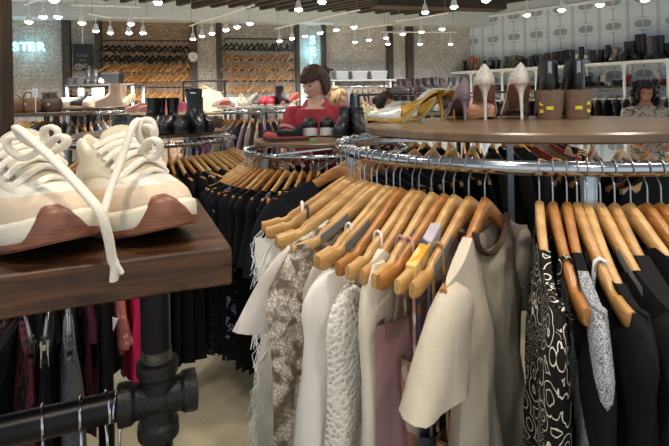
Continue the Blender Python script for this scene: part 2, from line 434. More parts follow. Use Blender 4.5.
# details on those garments
o = objs1['fringed_cardigan']; m = MB(); q = random.Random(3)
for k in range(420):
    z = -.18 - .78 * q.random(); x = .23 * (.94 + .2 * ((z + .18) / -.78) ** 2) + q.uniform(-.03, .008); y = q.uniform(-.02, .025)
    m.tube([(x, y, z), (x + .012 + q.uniform(0, .012), y + q.uniform(-.012, .012), z - .02), (x + .012 + q.uniform(-.006, .02), y + q.uniform(-.02, .02), z - .055)], .0009, 4)
fr = m.build('fringe', cloth('f4f2ee'), o); fr['kind'] = 'stuff'
o = objs1['graphic_top']; MB().box((.08, .0, -.33), (.10, .062, .055)).build('patch', plain('d99a8e', .8), o, bevel=.01)
o = objs1['beige_tee']
m = MB(); pts = []
for i in range(17):
    a = PI * (i / 16); pts.append((.088 * math.cos(a), .013 + .002 * math.sin(a), hanger_top(.085) + .004 - .055 * math.sin(a)))
m.tube(pts, .0065, 8, flat=.7); pts2 = [(p[0], -.013, hanger_top(.085) + .004 - .02 * math.sin(PI * i / 16)) for i, p in enumerate(pts)]
m.tube(pts2, .0065, 8, flat=.7); c = m.build('collar', cloth('4a3a30'), o); c['label'] = 'dark brown knitted collar'
# paper band and ribbon round one hanger
for ob in list(COL.objects):
    if ob.get('label', '').startswith('pale wooden hanger wrapped'):
        bh = ob
def band(x0, x1, grow, name, mat, lab):
    m = MB(); rings = []
    for k in range(5):
        x = lerp(x0, x1, k / 4); zt = hanger_top(x); s = x / HL; y = .012 * s * s; t = .0075 + grow
        rings.append([(x, y - t, zt + grow * .6), (x, y + t, zt + grow * .6), (x, y + t, zt - .034 - grow), (x, y - t, zt - .034 - grow)])
    m.loft(rings); o = m.build(name, mat, bh, bevel=.002); o['label'] = lab
band(.075, .115, .003, 'paper_band', plain('b9adb4', .8), 'mauve paper band'); band(.117, .175, .0025, 'ribbon', pattern('print', 'd89a34', 'e8c47c'), 'yellow printed ribbon')

BLK = [cloth('131315', .85), cloth('1a191b', .9), cloth('0f0f11', .7), cloth('1c1c20', .95)]
right = [
 (248.9, 1, 0, dict(kind='tee', nw=.085, L=1.0, sleeve=.5, W=.24, th=.02, sw=.075), pattern('swirl', '17130f', 'ddd6c8'), 'swirl_print_dress', 'black dress with white swirl print, first on the right of the gap', 'dress', 'pale wooden hanger carrying the swirl print dress'),
 (251.2, 1, 2, dict(kind='strap', L=.95, W=.15), pattern('swirl', '1b1613', 'c9c0b0'), 'swirl_print_skirt_dress', 'brownish black strap dress with white swirls behind the swirl sleeve', 'dress', 'amber narrow wooden hanger right of the swirl print dress'),
 (253.6, 0, 2, dict(kind='tee', nw=.1, L=.9, sleeve=.52, W=.24, th=.022, sw=.095), pattern('blocks', '111113', 'a0a2a6'), 'colour_block_sweater', 'grey and black colour block knit sweater with curved panels', 'sweater', 'amber wooden hanger with the colour block sweater'),
 (255.3, 0, 1, dict(kind='strap', L=.8, W=.15), pattern('print', '121214', 'e0e0e0'), 'monochrome_print_top', 'black and white print top squeezed beside the colour block sweater', 'top', 'honey wooden hanger of the black and white print top'),
 (257.0, 0, 0, dict(kind='tee', nw=.14, L=.85, sleeve=.3, W=.24, th=.02), BLK[0], 'black_cotton_top', 'black cotton top right of the colour block sweater', 'top', 'pale wooden hanger of the black cotton top'),
 (259.2, 1, 3, dict(kind='tee', nw=.13, L=.9, sleeve=.22, W=.24, th=.024), BLK[1], 'ruffled_black_top', 'black top with crinkled ruffled shoulder', 'top', 'grey gripped wooden hanger of the ruffled black top'),
 (261.6, 0, 4, dict(kind='tee', nw=.1, L=.95, sleeve=.3, W=.24, th=.02), BLK[2], 'black_tunic', 'smooth black tunic between the ruffled top and plain tee', 'tunic', 'grey gripped wooden hanger of the smooth black tunic'),
 (264.3, 1, 0, dict(kind='tee', nw=.085, L=.8, sleeve=.26, W=.24, th=.02), BLK[3], 'plain_black_tee', 'plain black tee with small white tag at its neck', 'shirt', 'pale wooden hanger of the tagged black tee'),
 (267.2, -1, 5, dict(kind='tee', nw=.11, L=.95, sleeve=.24, W=.24, th=.024), pattern('floral', '111219', 'ced3dc'), 'floral_blouse', 'black blouse with pale floral sprigs near the right edge', 'blouse', 'amber grey gripped hanger of the floral blouse'),
 (269.6, 0, 2, dict(kind='tee', nw=.1, L=.9, sleeve=.4, W=.24, th=.02), BLK[0], 'long_black_top', 'long black top just right of the floral blouse', 'top', 'amber glossy wooden hanger right of the floral blouse'),
 (272, -3, 0, dict(kind='tee', nw=.1, L=.9, sleeve=.24, W=.24), pattern('floral', '14151c', 'aeb4c4'), 'sprigged_black_dress', 'black sprigged dress cut by the right edge', 'dress', 'pale wooden hanger turned across at the right edge'),
 (275, -4, 1, dict(kind='tee', nw=.1, L=.9, sleeve=.24, W=.24), BLK[1], 'black_blouse', 'black blouse last at the right edge', 'blouse', 'honey wooden hanger last at the right edge'),
 (279, 0, 0, dict(kind='tee', nw=.1, L=.9, sleeve=.24, W=.24), BLK[2], 'black_jersey', 'black jersey beyond the right edge of the picture', 'top', 'pale wooden hanger beyond the right edge of the picture'),
]
for i, (dg, tw, hk, kw, mt, nm, lab, cat, hlab) in enumerate(right):
    tw += (0, 2, -2, 3, -1, 2, -3, 2, 1, -2, 2, 0, 0)[i]
    hanger1(hk, dg, tw, hlab)
    o = hang(nm, garment(seed=i + 40, **kw), mt, dg, tw, lab, cat); objs1[nm] = o
o = objs1['plain_black_tee']; MB().box((.092, .0125, hanger_top(.09) - .012), (.012, .002, .018)).build('neck_label', plain('dcdcd8', .7), o)

# far side of the same rack: black clothes and hooks seen through the ring
far_meshes = [garment(kind='tee', L=.8, sleeve=.25, seed=90 + i, nj=10, ni=10).mesh('black_garment', BLK[i % 4], 70) for i in range(4)]
lo_bar = [hanger_bar(0, True).mesh('shoulder_bar', HW[i], 50) for i in range(3)]
lo_hook = {}
def lo_hanger(i, rr):
    k = round(rr, 4)
    if k not in lo_hook: lo_hook[k] = MB().tube(hook_pts(rr + .0022, 7), .002, 5).mesh('hook', CHR2)
    o = empty('wooden_hanger', 'x', 'hanger')
    for nm, me in (('shoulder_bar', lo_bar[i % 3]), ('hook', lo_hook[k])):
        c = bpy.data.objects.new(nm, me); COL.objects.link(c); c.parent = o
    return o
def fill(ring, degs, rr, gm, hl, hg, gname, gl, gg, gcat, q, tw=4, every=1, hw=None):
    for i, dg in enumerate(degs):
        d = dg + q.uniform(-.6, .6); t = q.uniform(-tw, tw)
        h = lo_hanger(q.randrange(3) if hw is None else hw, rr); put(h, ring, d, t); h['label'] = hl; h['group'] = hg
        if i % every == 0:
            g = mesh_obj(gname, gm[q.randrange(len(gm))], gl, gcat, gg); put(g, ring, d, t)
q = random.Random(2)
fill(R1, [d_ for d_ in (20 + 9 * k for k in range(18)) if not 62 < d_ < 92], .0135, far_meshes, 'wooden hanger on the hidden far side of the large front rack', 'hangers on the far side of the front rack',
     'black_garment', 'black garment on the shadowed far side of the large front rack', 'black clothes on the far side of the front rack', 'garment', q, 3)
# ------------------------------------------------------------------ second rack (middle, black clothes)
R2 = Ring((-.05, 2.8), .45, 1.235)
T2 = woodm('5e4630', '8c6d4c', .35, 1, (1.5, 9, 9), 'grey_brown_top')
make_rack(R2, .014, 'round rack with brown top carrying sandals in front of the woman in red', .40, 1.295, T2, 45)
seqm = pattern('sequin', '111113', '3a3a3e', .5)
g2 = [garment(kind='tee', L=.98, sleeve=.3, seed=120 + i, nj=14, ni=12, nw=.12, th=.022).mesh('black_garment', [BLK[0], BLK[1], seqm, BLK[3], BLK[2], pattern('floral', '101014', '8a8d95')][i], 70) for i in range(6)]
q = random.Random(7)
fill(R2, [178 + 5.2 * k for k in range(24)], .014, g2, 'wooden hanger on the middle round rack of black clothes', 'hangers on the middle round rack', 'black_garment',
     'black garment among those hung on the middle round rack', 'black clothes on the middle round rack', 'garment', q, 4, 1, None)
fill(R2, [20 + 12 * k for k in range(12)], .014, g2, 'wooden hanger on the middle round rack of black clothes', 'hangers on the middle round rack', 'black_garment',
     'black garment among those hung on the middle round rack', 'black clothes on the middle round rack', 'garment', q, 4)
# bundle of ring hooks is simply the hangers' own hooks; extra empty hangers crowd the left arc
fill(R2, [165 + 5.2 * k for k in range(8)], .014, g2, 'wooden hanger on the middle round rack of black clothes', 'hangers on the middle round rack', 'black_garment',
     'black garment among those hung on the middle round rack', 'black clothes on the middle round rack', 'garment', q, 5, 3)
# ------------------------------------------------------------------ third rack (left, black clothes)
R3 = Ring((-1.14, 3.1), .5, 1.28)
make_rack(R3, .014, 'round rack of black clothes behind the right sneaker with boots on top', .44, 1.335, T2, 20)
g3 = [garment(kind='tee', L=1.1, sleeve=.3, seed=150 + i, nj=14, ni=12, nw=.14, th=.022).mesh('black_garment', [BLK[0], BLK[1], BLK[3], seqm][i], 70) for i in range(4)]
q = random.Random(9)
fill(R3, [245 + 4.6 * k for k in range(28)], .014, g3, 'wooden hanger on the left round rack behind the sneakers', 'hangers on the left round rack', 'black_garment',
     'long black garment on the left round rack behind the sneakers', 'black clothes on the left round rack', 'garment', q, 4)
# ------------------------------------------------------------------ racks further back
def far_rack(ring, label, top, tz, cols, degs, where, seed):
    make_rack(ring, .015, label, top, tz, plain('cfc8bd', .5) if seed % 2 else T2, 10)
    gm = [garment(kind='tee', L=.75, sleeve=.25, seed=seed + i, nj=8, ni=8, nw=.055).mesh('coloured_garment', cloth(c) if len(c) == 6 else pattern('print', *c.split('/')), 70) for i, c in enumerate(cols)]
    fill(ring, degs, .015, gm, 'wooden hanger on ' + where, 'hangers on ' + where, 'coloured_garment', 'coloured garment hung on ' + where, 'clothes on ' + where, 'garment', random.Random(seed), 4)
R4 = Ring((-.77, 5.3), .5, 1.405)
far_rack(R4, 'round rack of purple and grey clothes under the red shoes', .46, 1.46, ['6b3f63', '8d7d86', '43424a', 'a99c8e', '8a5a7c', 'c8c1b8/5a4a60', '2c2b30'], [190 + 6.4 * k for k in range(25)], 'the rack under the red shoes', 201)
R5 = Ring((-2.5, 5.0), .5, 1.43)
far_rack(R5, 'round rack of bright striped clothes above the left sneaker', .46, 1.485, ['3f9aa8', '4aa36a', 'e6e2d8', '3a6fae', 'e09a4a', 'c9bba8/2e5a8a', 'f0ece4'], [215 + 6.2 * k for k in range(20)], 'the bright rack above the left sneaker', 222)
R6 = Ring((-1.5, 4.75), .42, 1.36)
make_rack(R6, .014, 'low round stand under the pink shoes', .42, 1.415, plain('b9a58c', .5), 30)
R7 = Ring((.95, 3.6), .55, 1.29)
far_rack(R7, 'round rack glimpsed under the large front top', .5, 1.345, ['18181a', '1c1b1e', '7a2c2a', '222226', '141416'], [190 + 9 * k for k in range(19)], 'the rack glimpsed under the front top', 241)
# ------------------------------------------------------------------ pipe rack with the sneakers
SD = Vector((.927, .375, 0)); SB = Vector((-.375, .927, 0)); SA = math.atan2(.375, .927)
SC = Vector((-.140, .662, 1.31))
pr = empty('pipe_clothes_rack', 'black iron pipe rack with dark plank top under the sneakers', 'clothes rack', (SC.x, SC.y, 0), SA)
SLAB = woodm('170c06', '6b4427', .42, 1, (1.8, 16, 16), 'dark_walnut', .35)
m = MB(); LEN = 1.3; DEP = .38
rings = []
for k in range(41):
    x = -LEN + LEN * k / 40; w = .0012 * math.sin(k * 1.7); rings.append([(x, 0 + w, 1.26), (x, DEP, 1.26), (x, DEP, 1.31), (x, 0 + w, 1.31)])
m.loft(rings).build('plank_top', SLAB, pr, bevel=.003)
PX, PY = -.094, .042     # upright position under the plank (local)
def pipe(m, a, b, r): m.tube([a, b], r, 24)
PZc = 1.111
U = empty('x', None, None); bpy.data.objects.remove(U)
MB().tube([(PX, PY, PZc + .03), (PX, PY, 1.262)], .0178, 28).build('upright', PIPE, pr)
MB().tube([(PX, PY, 0.02), (PX, PY, PZc - .03)], .0178, 28).build('lower_upright', PIPE, pr)
MB().tube([(PX - .025, PY, PZc), (-LEN + .08, PY, PZc)], .0185, 28).build('hang_rail', PIPE, pr)
prof = []
for k in range(9): prof += [(.0172, .0500 + k * .0018), (.0188, .0509 + k * .0018)]
MB().lathe(prof, 28, M=Matrix.Translation((PX, PY, PZc))).build('pipe_thread', chrome(.3, '8a8880'), pr)
FIT = plain('242221', .42, .6, .3, 160, .5, 'cast_iron')
m = MB(); T0 = Matrix.Translation((PX, PY, PZc))
arm = [(.0225, -.001), (.0222, .02), (.0225, .028), (.0262, .033), (.0268, .044), (.0262, .049), (.0195, .0505), (.0185, .046), (.0185, .02)]
for rot in (Matrix(), Matrix.Rotation(PI, 4, 'X'), Matrix.Rotation(PI / 2, 4, 'Y'), Matrix.Rotation(-PI / 2, 4, 'Y')):
    m.lathe(arm, 32, M=T0 @ rot, caps=(0, 0))
m.ball((PX, PY, PZc), .0248, 16)
fit = m.build('cross_fitting', FIT, pr, angle=32)
MB().lathe([(.001, .046), (.0183, .046), (.0183, .05)], 24, M=T0 @ Matrix.Rotation(PI / 2, 4, 'Y'), caps=(1, 0)).build('plug', plain('3a3733', .5, .5), pr)
for xx in (-LEN + .1,):
    MB().tube([(xx, PY, .02), (xx, PY, 1.262)], .0178, 20).build('upright', PIPE, pr)
for xx in (PX, -LEN + .1):
    MB().lathe([(.045, 0), (.045, .006), (.02, .012), (.02, .022)], 24, M=Matrix.Translation((xx, PY, 0))).build('floor_flange', PIPE, pr)
    MB().tube([(xx, DEP - .04, .02), (xx, DEP - .04, 1.262)], .0178, 20).build('upright', PIPE, pr)
# wire hooks of hangers on the pipe
whm = MB().tube(hook_pts(.0210, 14)[:-1] + [(0, 0, -.075)], .0017, 7).mesh('hook', CHR)
wb = MB().tube([(0, 0, -.075), (.02, 0, -.085), (.19, 0, -.17), (.2, 0, -.185), (0, 0, -.19), (-.2, 0, -.185), (-.19, 0, -.17), (-.02, 0, -.085), (0, 0, -.075)], .0017, 6).mesh('wire_body', CHR)
dg_ = garment(kind='tee', L=.7, sleeve=.3, seed=301, nj=12, ni=10, nw=.09, topz=-.03).mesh('dark_blouse', BLK[1], 70)
for i, (px, tw, lab) in enumerate([(43, 8, 'thin chrome wire hanger leftmost on the black pipe'), (81, 3, 'thin chrome wire hanger second along the black pipe'), (107, 12, 'chrome wire hanger next to the pipe fitting'), (118, -16, 'slanted chrome wire hanger touching the pipe fitting')]):
    # position along the rail whose picture column is px
    best = min((abs((P(px, 400, 1).x / 1) - ((SC + SD * (x0 / 1000)).x + SB.x * PY) / ((SC + SD * (x0 / 1000)).y + SB.y * PY)), x0) for x0 in range(-900, -120, 2))[1] / 1000
    w = SC + SD * best + SB * PY; w.z = PZc
    h = empty('wire_hanger', lab, 'hanger', w, SA - PI / 2 + math.radians(tw))
    for nm, me in (('hook', whm), ('wire_body', wb)):
        c = bpy.data.objects.new(nm, me); COL.objects.link(c); c.parent = h
    if i in (1, 2):
        g = mesh_obj('dark_blouse', dg_, 'dark blouse on the ' + ('second wire hanger along the black pipe' if i == 1 else 'wire hanger next to the pipe fitting'), 'blouse'); g.location = w; g.rotation_euler = h.rotation_euler

# ------------------------------------------------------------------ sneakers
ZT = [0, .02, .035, .05, .065, .08, .095, .110, .125]
XT = [.150, .152, .149, .139, .117, .086, .052, .022, .004]
XH = [-.135, -.14, -.138, -.135, -.132, -.131, -.130, -.132, -.135]
KW = [.052, .053, .0525, .0515, .0495, .0455, .0405, .037, .035]
def spring(x): return .026 * max(0, (x - .02) / .13) ** 1.7 + .006 * max(0, (-.09 - x) / .05) ** 2
def shoe_pt(t, z, off=0.0):
    xt, xh, kw = tab(ZT, XT, z), tab(ZT, XH, z), tab(ZT, KW, z)
    c, s = math.cos(t), math.sin(t); u = (1 + c) / 2
    x = xh + (xt - xh) * u; y = math.copysign(abs(s) ** .78, s) * kw * (.88 + .15 * c - .05 * s * c)
    return Vector((x + c * off, y + s * off, z + spring(x)))
def ring(z, off=0, n=56): return [shoe_pt(2 * PI * i / n, z, off) for i in range(n)]
def patch(t0, t1, zlo, zhi, off, n=40, k=8):
    rows = []
    for j in range(k + 1):
        rows.append([shoe_pt(lerp(t0, t1, i / n), lerp(zlo(lerp(t0, t1, i / n)), zhi(lerp(t0, t1, i / n)), j / k), off * (1 if 0 < j < k else .1)) for i in range(n + 1)])
    return MB().grid(rows)
SN = dict(tongue=plain('c7b99f', .85, 0, .05, 60, .2), cream=plain('dacfb8', .8, 0, .04, 60, .2), mesh=plain('e2dccb', .85, 0, .05, 400, .25), suede=plain('d6bfa4', .9, 0, .06, 120, .2), grey=plain('b9b49f', .9, 0, .06, 120, .2), lace=plain('e4dbca', .85, 0, .06, 300, .4),
          mid=plain('e4dac2', .55, 0, .05, 60), gum=None, dark=plain('15151a', .7))
t = NT('gum_rubber'); w = t.wave(70, .6, dirn='Z', dscale=2); t.color(t.ramp(t.noise(40), [(.3, C('70422f')), (.7, C('8d5a42'))])); SN['gum'] = t.fin(.42, 0, w, .08, .002)
def bump(a, lo=.10, hi=.62): return 1 - sstep(lo, hi, abs(a))
def make_sneaker(label, loc, rotz):
    o = empty('sneaker', label, 'shoe', loc, rotz); o.scale = SSC
    m = MB(); m.loft([ring(0.001, .001), ring(0, .004), ring(.007, .0055), ring(.011, .0045)], (1, 0))
    rows = []
    for j in range(9):
        r = []
        for i in range(61):
            a = -1.75 + 3.5 * i / 60; zh = .0085 + .033 * bump(a + .22, .08, .44) + .005 * bump(a, .3, 1.0); z = lerp(.004, zh, j / 8)
            r.append(shoe_pt(a, z, .0085 if j < 8 else .003))
        rows.append(r)
    m.grid(rows).build('outsole', SN['gum'], o, angle=60)
    MB().loft([ring(.009, .004), ring(.012, .0062), ring(.022, .0052), ring(.029, .0062), ring(.034, .005), ring(.036, -.002)], (0, 0)).build('midsole', SN['mid'], o, angle=60)
    MB().loft([ring(z, 0) for z in (.032, .042, .05, .058, .066, .074, .082, .09, .098, .105)], (0, 0)).build('upper', SN['mesh'], o, angle=80)
    # padded collar
    rows = []
    for z, off in ((.095, .0015), (.106, .003), (.113, .0025), (.117, -.002), (.113, -.008), (.1, -.01), (.075, -.009)):
        rows.append([shoe_pt(lerp(1.15, 2 * PI - 1.15, i / 40), z + (.016 * sstep(.0, .12, min(i, 40 - i) / 40) - .010 * sstep(.16, .34, min(i, 40 - i) / 40) + .008 * sstep(.4, .5, min(i, 40 - i) / 40)) * sstep(.09, .115, z), off) for i in range(41)])
    MB().grid(rows).build('collar', SN['cream'], o, angle=80)
    patch(-2.0, 2.0, lambda a: .033, lambda a: .066 - .004 * math.cos(a * 2) - .010 * sstep(.9, 2, abs(a)), .0016).build('toe_guard', SN['suede'], o, angle=80)
    for s in (1, -1):
        patch(s * 1.2, s * 2.5, lambda a: .033, lambda a: .050 + .016 * sstep(1.2, 1.9, abs(a)), .0028, 24).build('side_overlay', SN['grey'], o, angle=80)
        patch(s * .62, s * 1.75, lambda a: .070 + .012 * sstep(.6, 1.0, abs(a)) - .01 * sstep(1.1, 1.8, abs(a)), lambda a: .118, .0026, 24).build('eyestay', SN['cream'], o, angle=80)
        patch(s * 2.1, s * PI, lambda a: .033, lambda a: .075 + .02 * sstep(2.1, 3, abs(a)), .003, 18).build('heel_counter', SN['suede'], o, angle=80)
    # tongue
    rings = []
    for k in range(9):
        f = k / 8; c = Vector((lerp(.078, -.012, f), 0, lerp(.083, .146, f ** .9) + spring(.05) * (1 - f))); w = lerp(.022, .031, sstep(0, .5, f)) * (1 if k < 8 else .8); th = lerp(.004, .0085, f)
        rings.append([(c.x + th * math.sin(b) * .7, w * math.cos(b), c.z + th * math.sin(b) - .006 * abs(math.cos(b)) ** 2) for b in [2 * PI * i / 20 for i in range(20)]])
    MB().loft(rings).build('tongue', SN['tongue'], o, angle=80)
    TN, TT = Vector((.57, 0, .82)), Vector((-.82, 0, .57))
    for k, f in enumerate((.0, .16, .32, .48, .64, .8)):
        c = Vector((lerp(.078, -.012, f), 0, lerp(.083, .146, f ** .9) + spring(.05) * (1 - f))); hw_ = lerp(.030, .040, f); pts = []
        for i in range(15):
            g = (i - 7) / 7; pts.append(c + TN * (.0095 - .020 * g * g) + TT * (.004 * math.sin(g * 2.2 + k) - .006 * abs(g)) + Vector((0, hw_ * g, 0)))
        MB().tube(pts, .0032, 8, flat=1.9, up=TT).build('lace', SN['lace'], o, angle=80)
    return o
SSC = (1.1, 1.16, 1.03)
def toe_place(tip, deg):
    d = Vector((math.sin(math.radians(deg)), -math.cos(math.radians(deg)), 0)); loc = Vector(tip) - d * .155 * SSC[0]; return loc, math.atan2(d.y, d.x)
la, ra = toe_place((-.210, .665, 1.3105), 46); rs = make_sneaker('cream sneaker on the right of the pair with raised gum toe', la, ra)
lb, rb = toe_place((-.322, .609, 1.3105), 48); ls = make_sneaker('cream sneaker at the left edge with a lace dangling over the plank', lb, rb)
def lace_world(o, loc, rz, pts, r=.0042, name='lace'):
    Mi = (Matrix.Translation(loc) @ Matrix.Rotation(rz, 4, 'Z') @ Matrix.Diagonal((*SSC, 1))).inverted()
    pp = [Mi @ p for p in pts]; sm = []
    for i in range(len(pp) - 1):          # Catmull-Rom
        p0, p1, p2, p3 = pp[max(0, i - 1)], pp[i], pp[i + 1], pp[min(len(pp) - 1, i + 2)]
        for k in range(6):
            t = k / 6; sm.append(.5 * ((2 * p1) + (p2 - p0) * t + (2 * p0 - 5 * p1 + 4 * p2 - p3) * t * t + (3 * p1 - p0 - 3 * p2 + p3) * t ** 3))
    sm.append(pp[-1]); MB().tube(sm, r, 8, flat=.7).build(name, SN['lace'], o, angle=80)
L = lambda *a: [P(*q) for q in a]
lace_world(rs, la, ra, L((147, 138, .705), (139, 122, .70), (132, 128, .675), (122, 158, .655), (111, 188, .63), (103, 214, .605)), .0062)
lace_world(rs, la, ra, L((150, 150, .70), (139, 136, .69), (141, 122, .695), (151, 121, .70), (155, 134, .70), (149, 146, .69)), .0062)
lace_world(rs, la, ra, L((142, 152, .69), (150, 141, .675), (158, 141, .67), (160, 150, .675), (154, 158, .68), (146, 152, .69)), .0062)
lace_world(rs, la, ra, L((148, 132, .70), (146, 126, .685), (152, 128, .68), (154, 136, .685)), .0048)
lace_world(ls, lb, rb, L((40, 148, .66), (24, 139, .63), (17, 128, .615), (30, 138, .60), (58, 164, .575), (84, 192, .555), (100, 212, .548), (108, 236, .556), (112, 258, .568), (115, 266, .572), (114, 280, .575)), .0058)
lace_world(ls, lb, rb, L((112, 260, .569), (118, 266, .572), (122, 273, .575)), .0036)
lace_world(ls, lb, rb, L((40, 150, .66), (24, 158, .645), (8, 148, .64), (10, 138, .64), (28, 138, .645), (44, 146, .655)), .0062)
lace_world(ls, lb, rb, L((44, 150, .66), (56, 138, .65), (66, 138, .645), (64, 146, .645), (50, 153, .65)), .0062)
lace_world(ls, lb, rb, L((46, 140, .66), (44, 130, .655), (52, 127, .65), (58, 132, .65), (54, 142, .655)), .005)

# ------------------------------------------------------------------ low rack behind the pipe: dark clothes on clip hangers
lr = empty('clip_hanger_rail', 'black pipe rail of dark clothes under the plank at lower left', 'clothes rack', (-1.07, 1.10, 0))
MB().tube([(-.65, -.1, 1.07), (.53, .1, 1.07)], .016, 16).build('hang_rail', PIPE, lr)
for x, y in ((-.63, -.097), (.51, .095)):
    MB().tube([(x, y, 0), (x, y, 1.07)], .0178, 18).build('upright', PIPE, lr)
    MB().lathe([(.045, 0), (.045, .006), (.02, .012), (.02, .022)], 20, M=Matrix.Translation((x, y, 0))).build('floor_flange', PIPE, lr)
for (x, y) in ((-.63, -.097), (.51, .095)): MB().box((x, y, .02), (.03, .5, .03)).build('foot', PIPE, lr)
ch = empty('clip_hanger', 'x', 'hanger')
MB().tube(hook_pts(.0182, 10), .0016, 6).build('hook', CHR, ch)
MB().box((0, 0, -.068), (.3, .006, .012)).build('bar', CHR, ch)
clip = MB().box((0, .006, -.088), (.03, .003, .055)).box((0, -.006, -.088), (.03, .003, .055)).box((0, 0, -.072), (.014, .018, .008)).mesh('clip', CHR)
for sx in (-.12, .12):
    c = bpy.data.objects.new('clip', clip); COL.objects.link(c); c.parent = ch; c.location.x = sx
clothes = [(BLK[0], 'black trousers'), (pattern('print', '1c1012', '5a1c26'), 'dark red print trousers'), (BLK[2], 'black leggings'), (cloth('8d8f90'), 'grey trousers'), (BLK[1], 'black skirt'), (pattern('knit', '2b2d31', '777a80'), 'grey melange leggings'), (cloth('26384d'), 'navy trousers'), (pattern('print', '121214', '5c2a30'), 'black trousers with red print')]
def trousers(seed, W=.15, L=.62):
    q = random.Random(seed); m = MB(); rings = []; ph = q.random() * 6
    for j in range(15):
        v = j / 14; r = []
        for i in range(20):
            a = 2 * PI * i / 20; x = W * math.cos(a) * (1 - .1 * v); y = (.012 + .016 * sstep(0, .3, v)) * math.sin(a) + .012 * v * math.sin(3 * x / W + ph)
            r.append((x, y, -.098 - L * v + .01 * math.sin(4 * x / W + ph) * v))
        rings.append(r)
    return m.loft(rings)
q = random.Random(21)
for i in range(24):
    x = -.60 + .045 * i; y = x * .17; rz = math.atan2(.2, 1.18) + PI / 2 + math.radians(17 + q.uniform(-9, 9)); loc = (-1.07 + x, 1.10 + y, 1.07)
    h = ch if i == 0 else dup(ch, (0, 0, 0)); h.location = loc; h.rotation_euler = (0, 0, rz); h['label'] = 'chrome clip hanger crowded on the low rail under the plank'; h['group'] = 'clip hangers on the low rail'
    mt, lb_ = clothes[(i * 3) % 8]
    g = trousers(i, q.uniform(.13, .17), q.uniform(.4, .62)).build('hanging_trousers' if 'skirt' not in lb_ else 'hanging_skirt', mt, angle=70); g.location = loc; g.rotation_euler = (0, 0, rz)
    tag(g, lb_ + ' clipped on the low rail under the plank', 'skirt' if 'skirt' in lb_ else 'trousers', lb_ + ' on the low rail')
# pink knit, magenta dress and paper tag at the end of that rail
R8 = P(121, 300, 1.75)
rk = empty('slim_clothes_rail', 'slim rail of pink clothes beyond the low black rail', 'clothes rack', (R8.x, R8.y, 0))
MB().tube([(-.5, 0, 1.05), (.12, 0, 1.05)], .012, 12).build('hang_rail', CHR, rk)
for x in (-.5, .12): MB().tube([(x, 0, 0), (x, 0, 1.05)], .012, 12).build('upright', BLKM, rk)
for x in (-.5, .12): MB().box((x, 0, .012), (.03, .4, .024)).build('foot', BLKM, rk)
for i, (x, mt, nm, lab, cat, L_, kw) in enumerate([(-.01, pattern('print', 'c98a80', '9c5a54'), 'pink_knit_top', 'dusty pink patterned knit top in front of the magenta dress', 'top', .28, dict(sleeve=.22)), (.045, cloth('d32561'), 'magenta_dress', 'bright magenta dress near the pipe upright', 'dress', .42, dict(sleeve=0)), (-.06, cloth('2c1519'), 'crimson_top', 'dark crimson top deep behind the magenta dress', 'top', .4, dict(sleeve=.2)), (-.12, cloth('4a1c2a'), 'raspberry_top', 'dark raspberry top among the dark clothes at lower left', 'top', .55, dict(sleeve=.2))] + [(-.17 - .052 * j_, BLK[j_ % 4], 'black_dress', 'long black dress at the left of the slim rail of pink clothes', 'dress', .62, dict(sleeve=.2)) for j_ in range(7)]):
    h = lo_hanger(i, .012); h.location = (R8.x + x, R8.y, 1.05); h.rotation_euler = (0, 0, PI / 2 + .5); h.scale = (.8,) * 3; h['label'] = 'wooden hanger carrying the ' + nm.replace('_', ' ')
    g = garment(kind='tee', L=L_ / .8 + .1, seed=330 + i, nj=14, ni=12, nw=.08, **kw).build(nm, mt, angle=70); tag(g, lab, cat, 'black dresses on the slim rail' if nm == 'black_dress' else None); g.location = h.location; g.rotation_euler = h.rotation_euler; g.scale = (.8,) * 3
    if nm == 'pink_knit_top': pink = g
    if nm == 'black_dress': h['group'] = 'hangers of black dresses on the slim rail'
m = MB(); a, b, c_ = P(108, 316, 1.5), P(118, 319, 1.5), P(107, 346, 1.5)
tg = MB().loft([[a, b, c_], [a + Vector((0, .002, 0)), b + Vector((0, .002, 0)), c_ + Vector((0, .002, 0))]]).build('paper_tag', plain('e8e8ea', .7))
bpy.context.view_layer.update(); tg.parent = pink; tg.matrix_parent_inverse = pink.matrix_world.inverted(); tg['label'] = 'white triangular paper tag'
# ------------------------------------------------------------------ generic shoes
GT = dict(
 low=dict(z=[0, .02, .04, .055, .07, .085], xt=[.128, .13, .118, .085, .04, .01], xh=[-.118, -.122, -.12, -.117, -.116, -.117], k=[.042, .044, .042, .039, .035, .031]),
 flat=dict(z=[0, .015, .028, .04, .05], xt=[.128, .13, .115, .075, .05], xh=[-.115, -.118, -.117, -.116, -.116], k=[.038, .04, .038, .035, .032]),
 boot=dict(z=[0, .02, .045, .065, .085, .11, .15, .19], xt=[.125, .128, .112, .07, .03, .008, .002, .004], xh=[-.112, -.116, -.112, -.107, -.104, -.102, -.104, -.108], k=[.04, .043, .041, .038, .036, .036, .042, .046]),
 tall=dict(z=[0, .02, .045, .065, .09, .13, .2, .3, .39], xt=[.122, .125, .11, .07, .022, .002, .002, .014, .016], xh=[-.11, -.114, -.11, -.104, -.1, -.098, -.106, -.116, -.112], k=[.038, .041, .039, .036, .034, .036, .046, .056, .058]),
 pump=dict(z=[0, .01, .02, .03, .042, .054, .064], xt=[.135, .138, .128, .10, .07, .06, .055], xh=[-.112, -.115, -.114, -.112, -.110, -.108, -.107], k=[.036, .039, .038, .036, .031, .024, .010]))
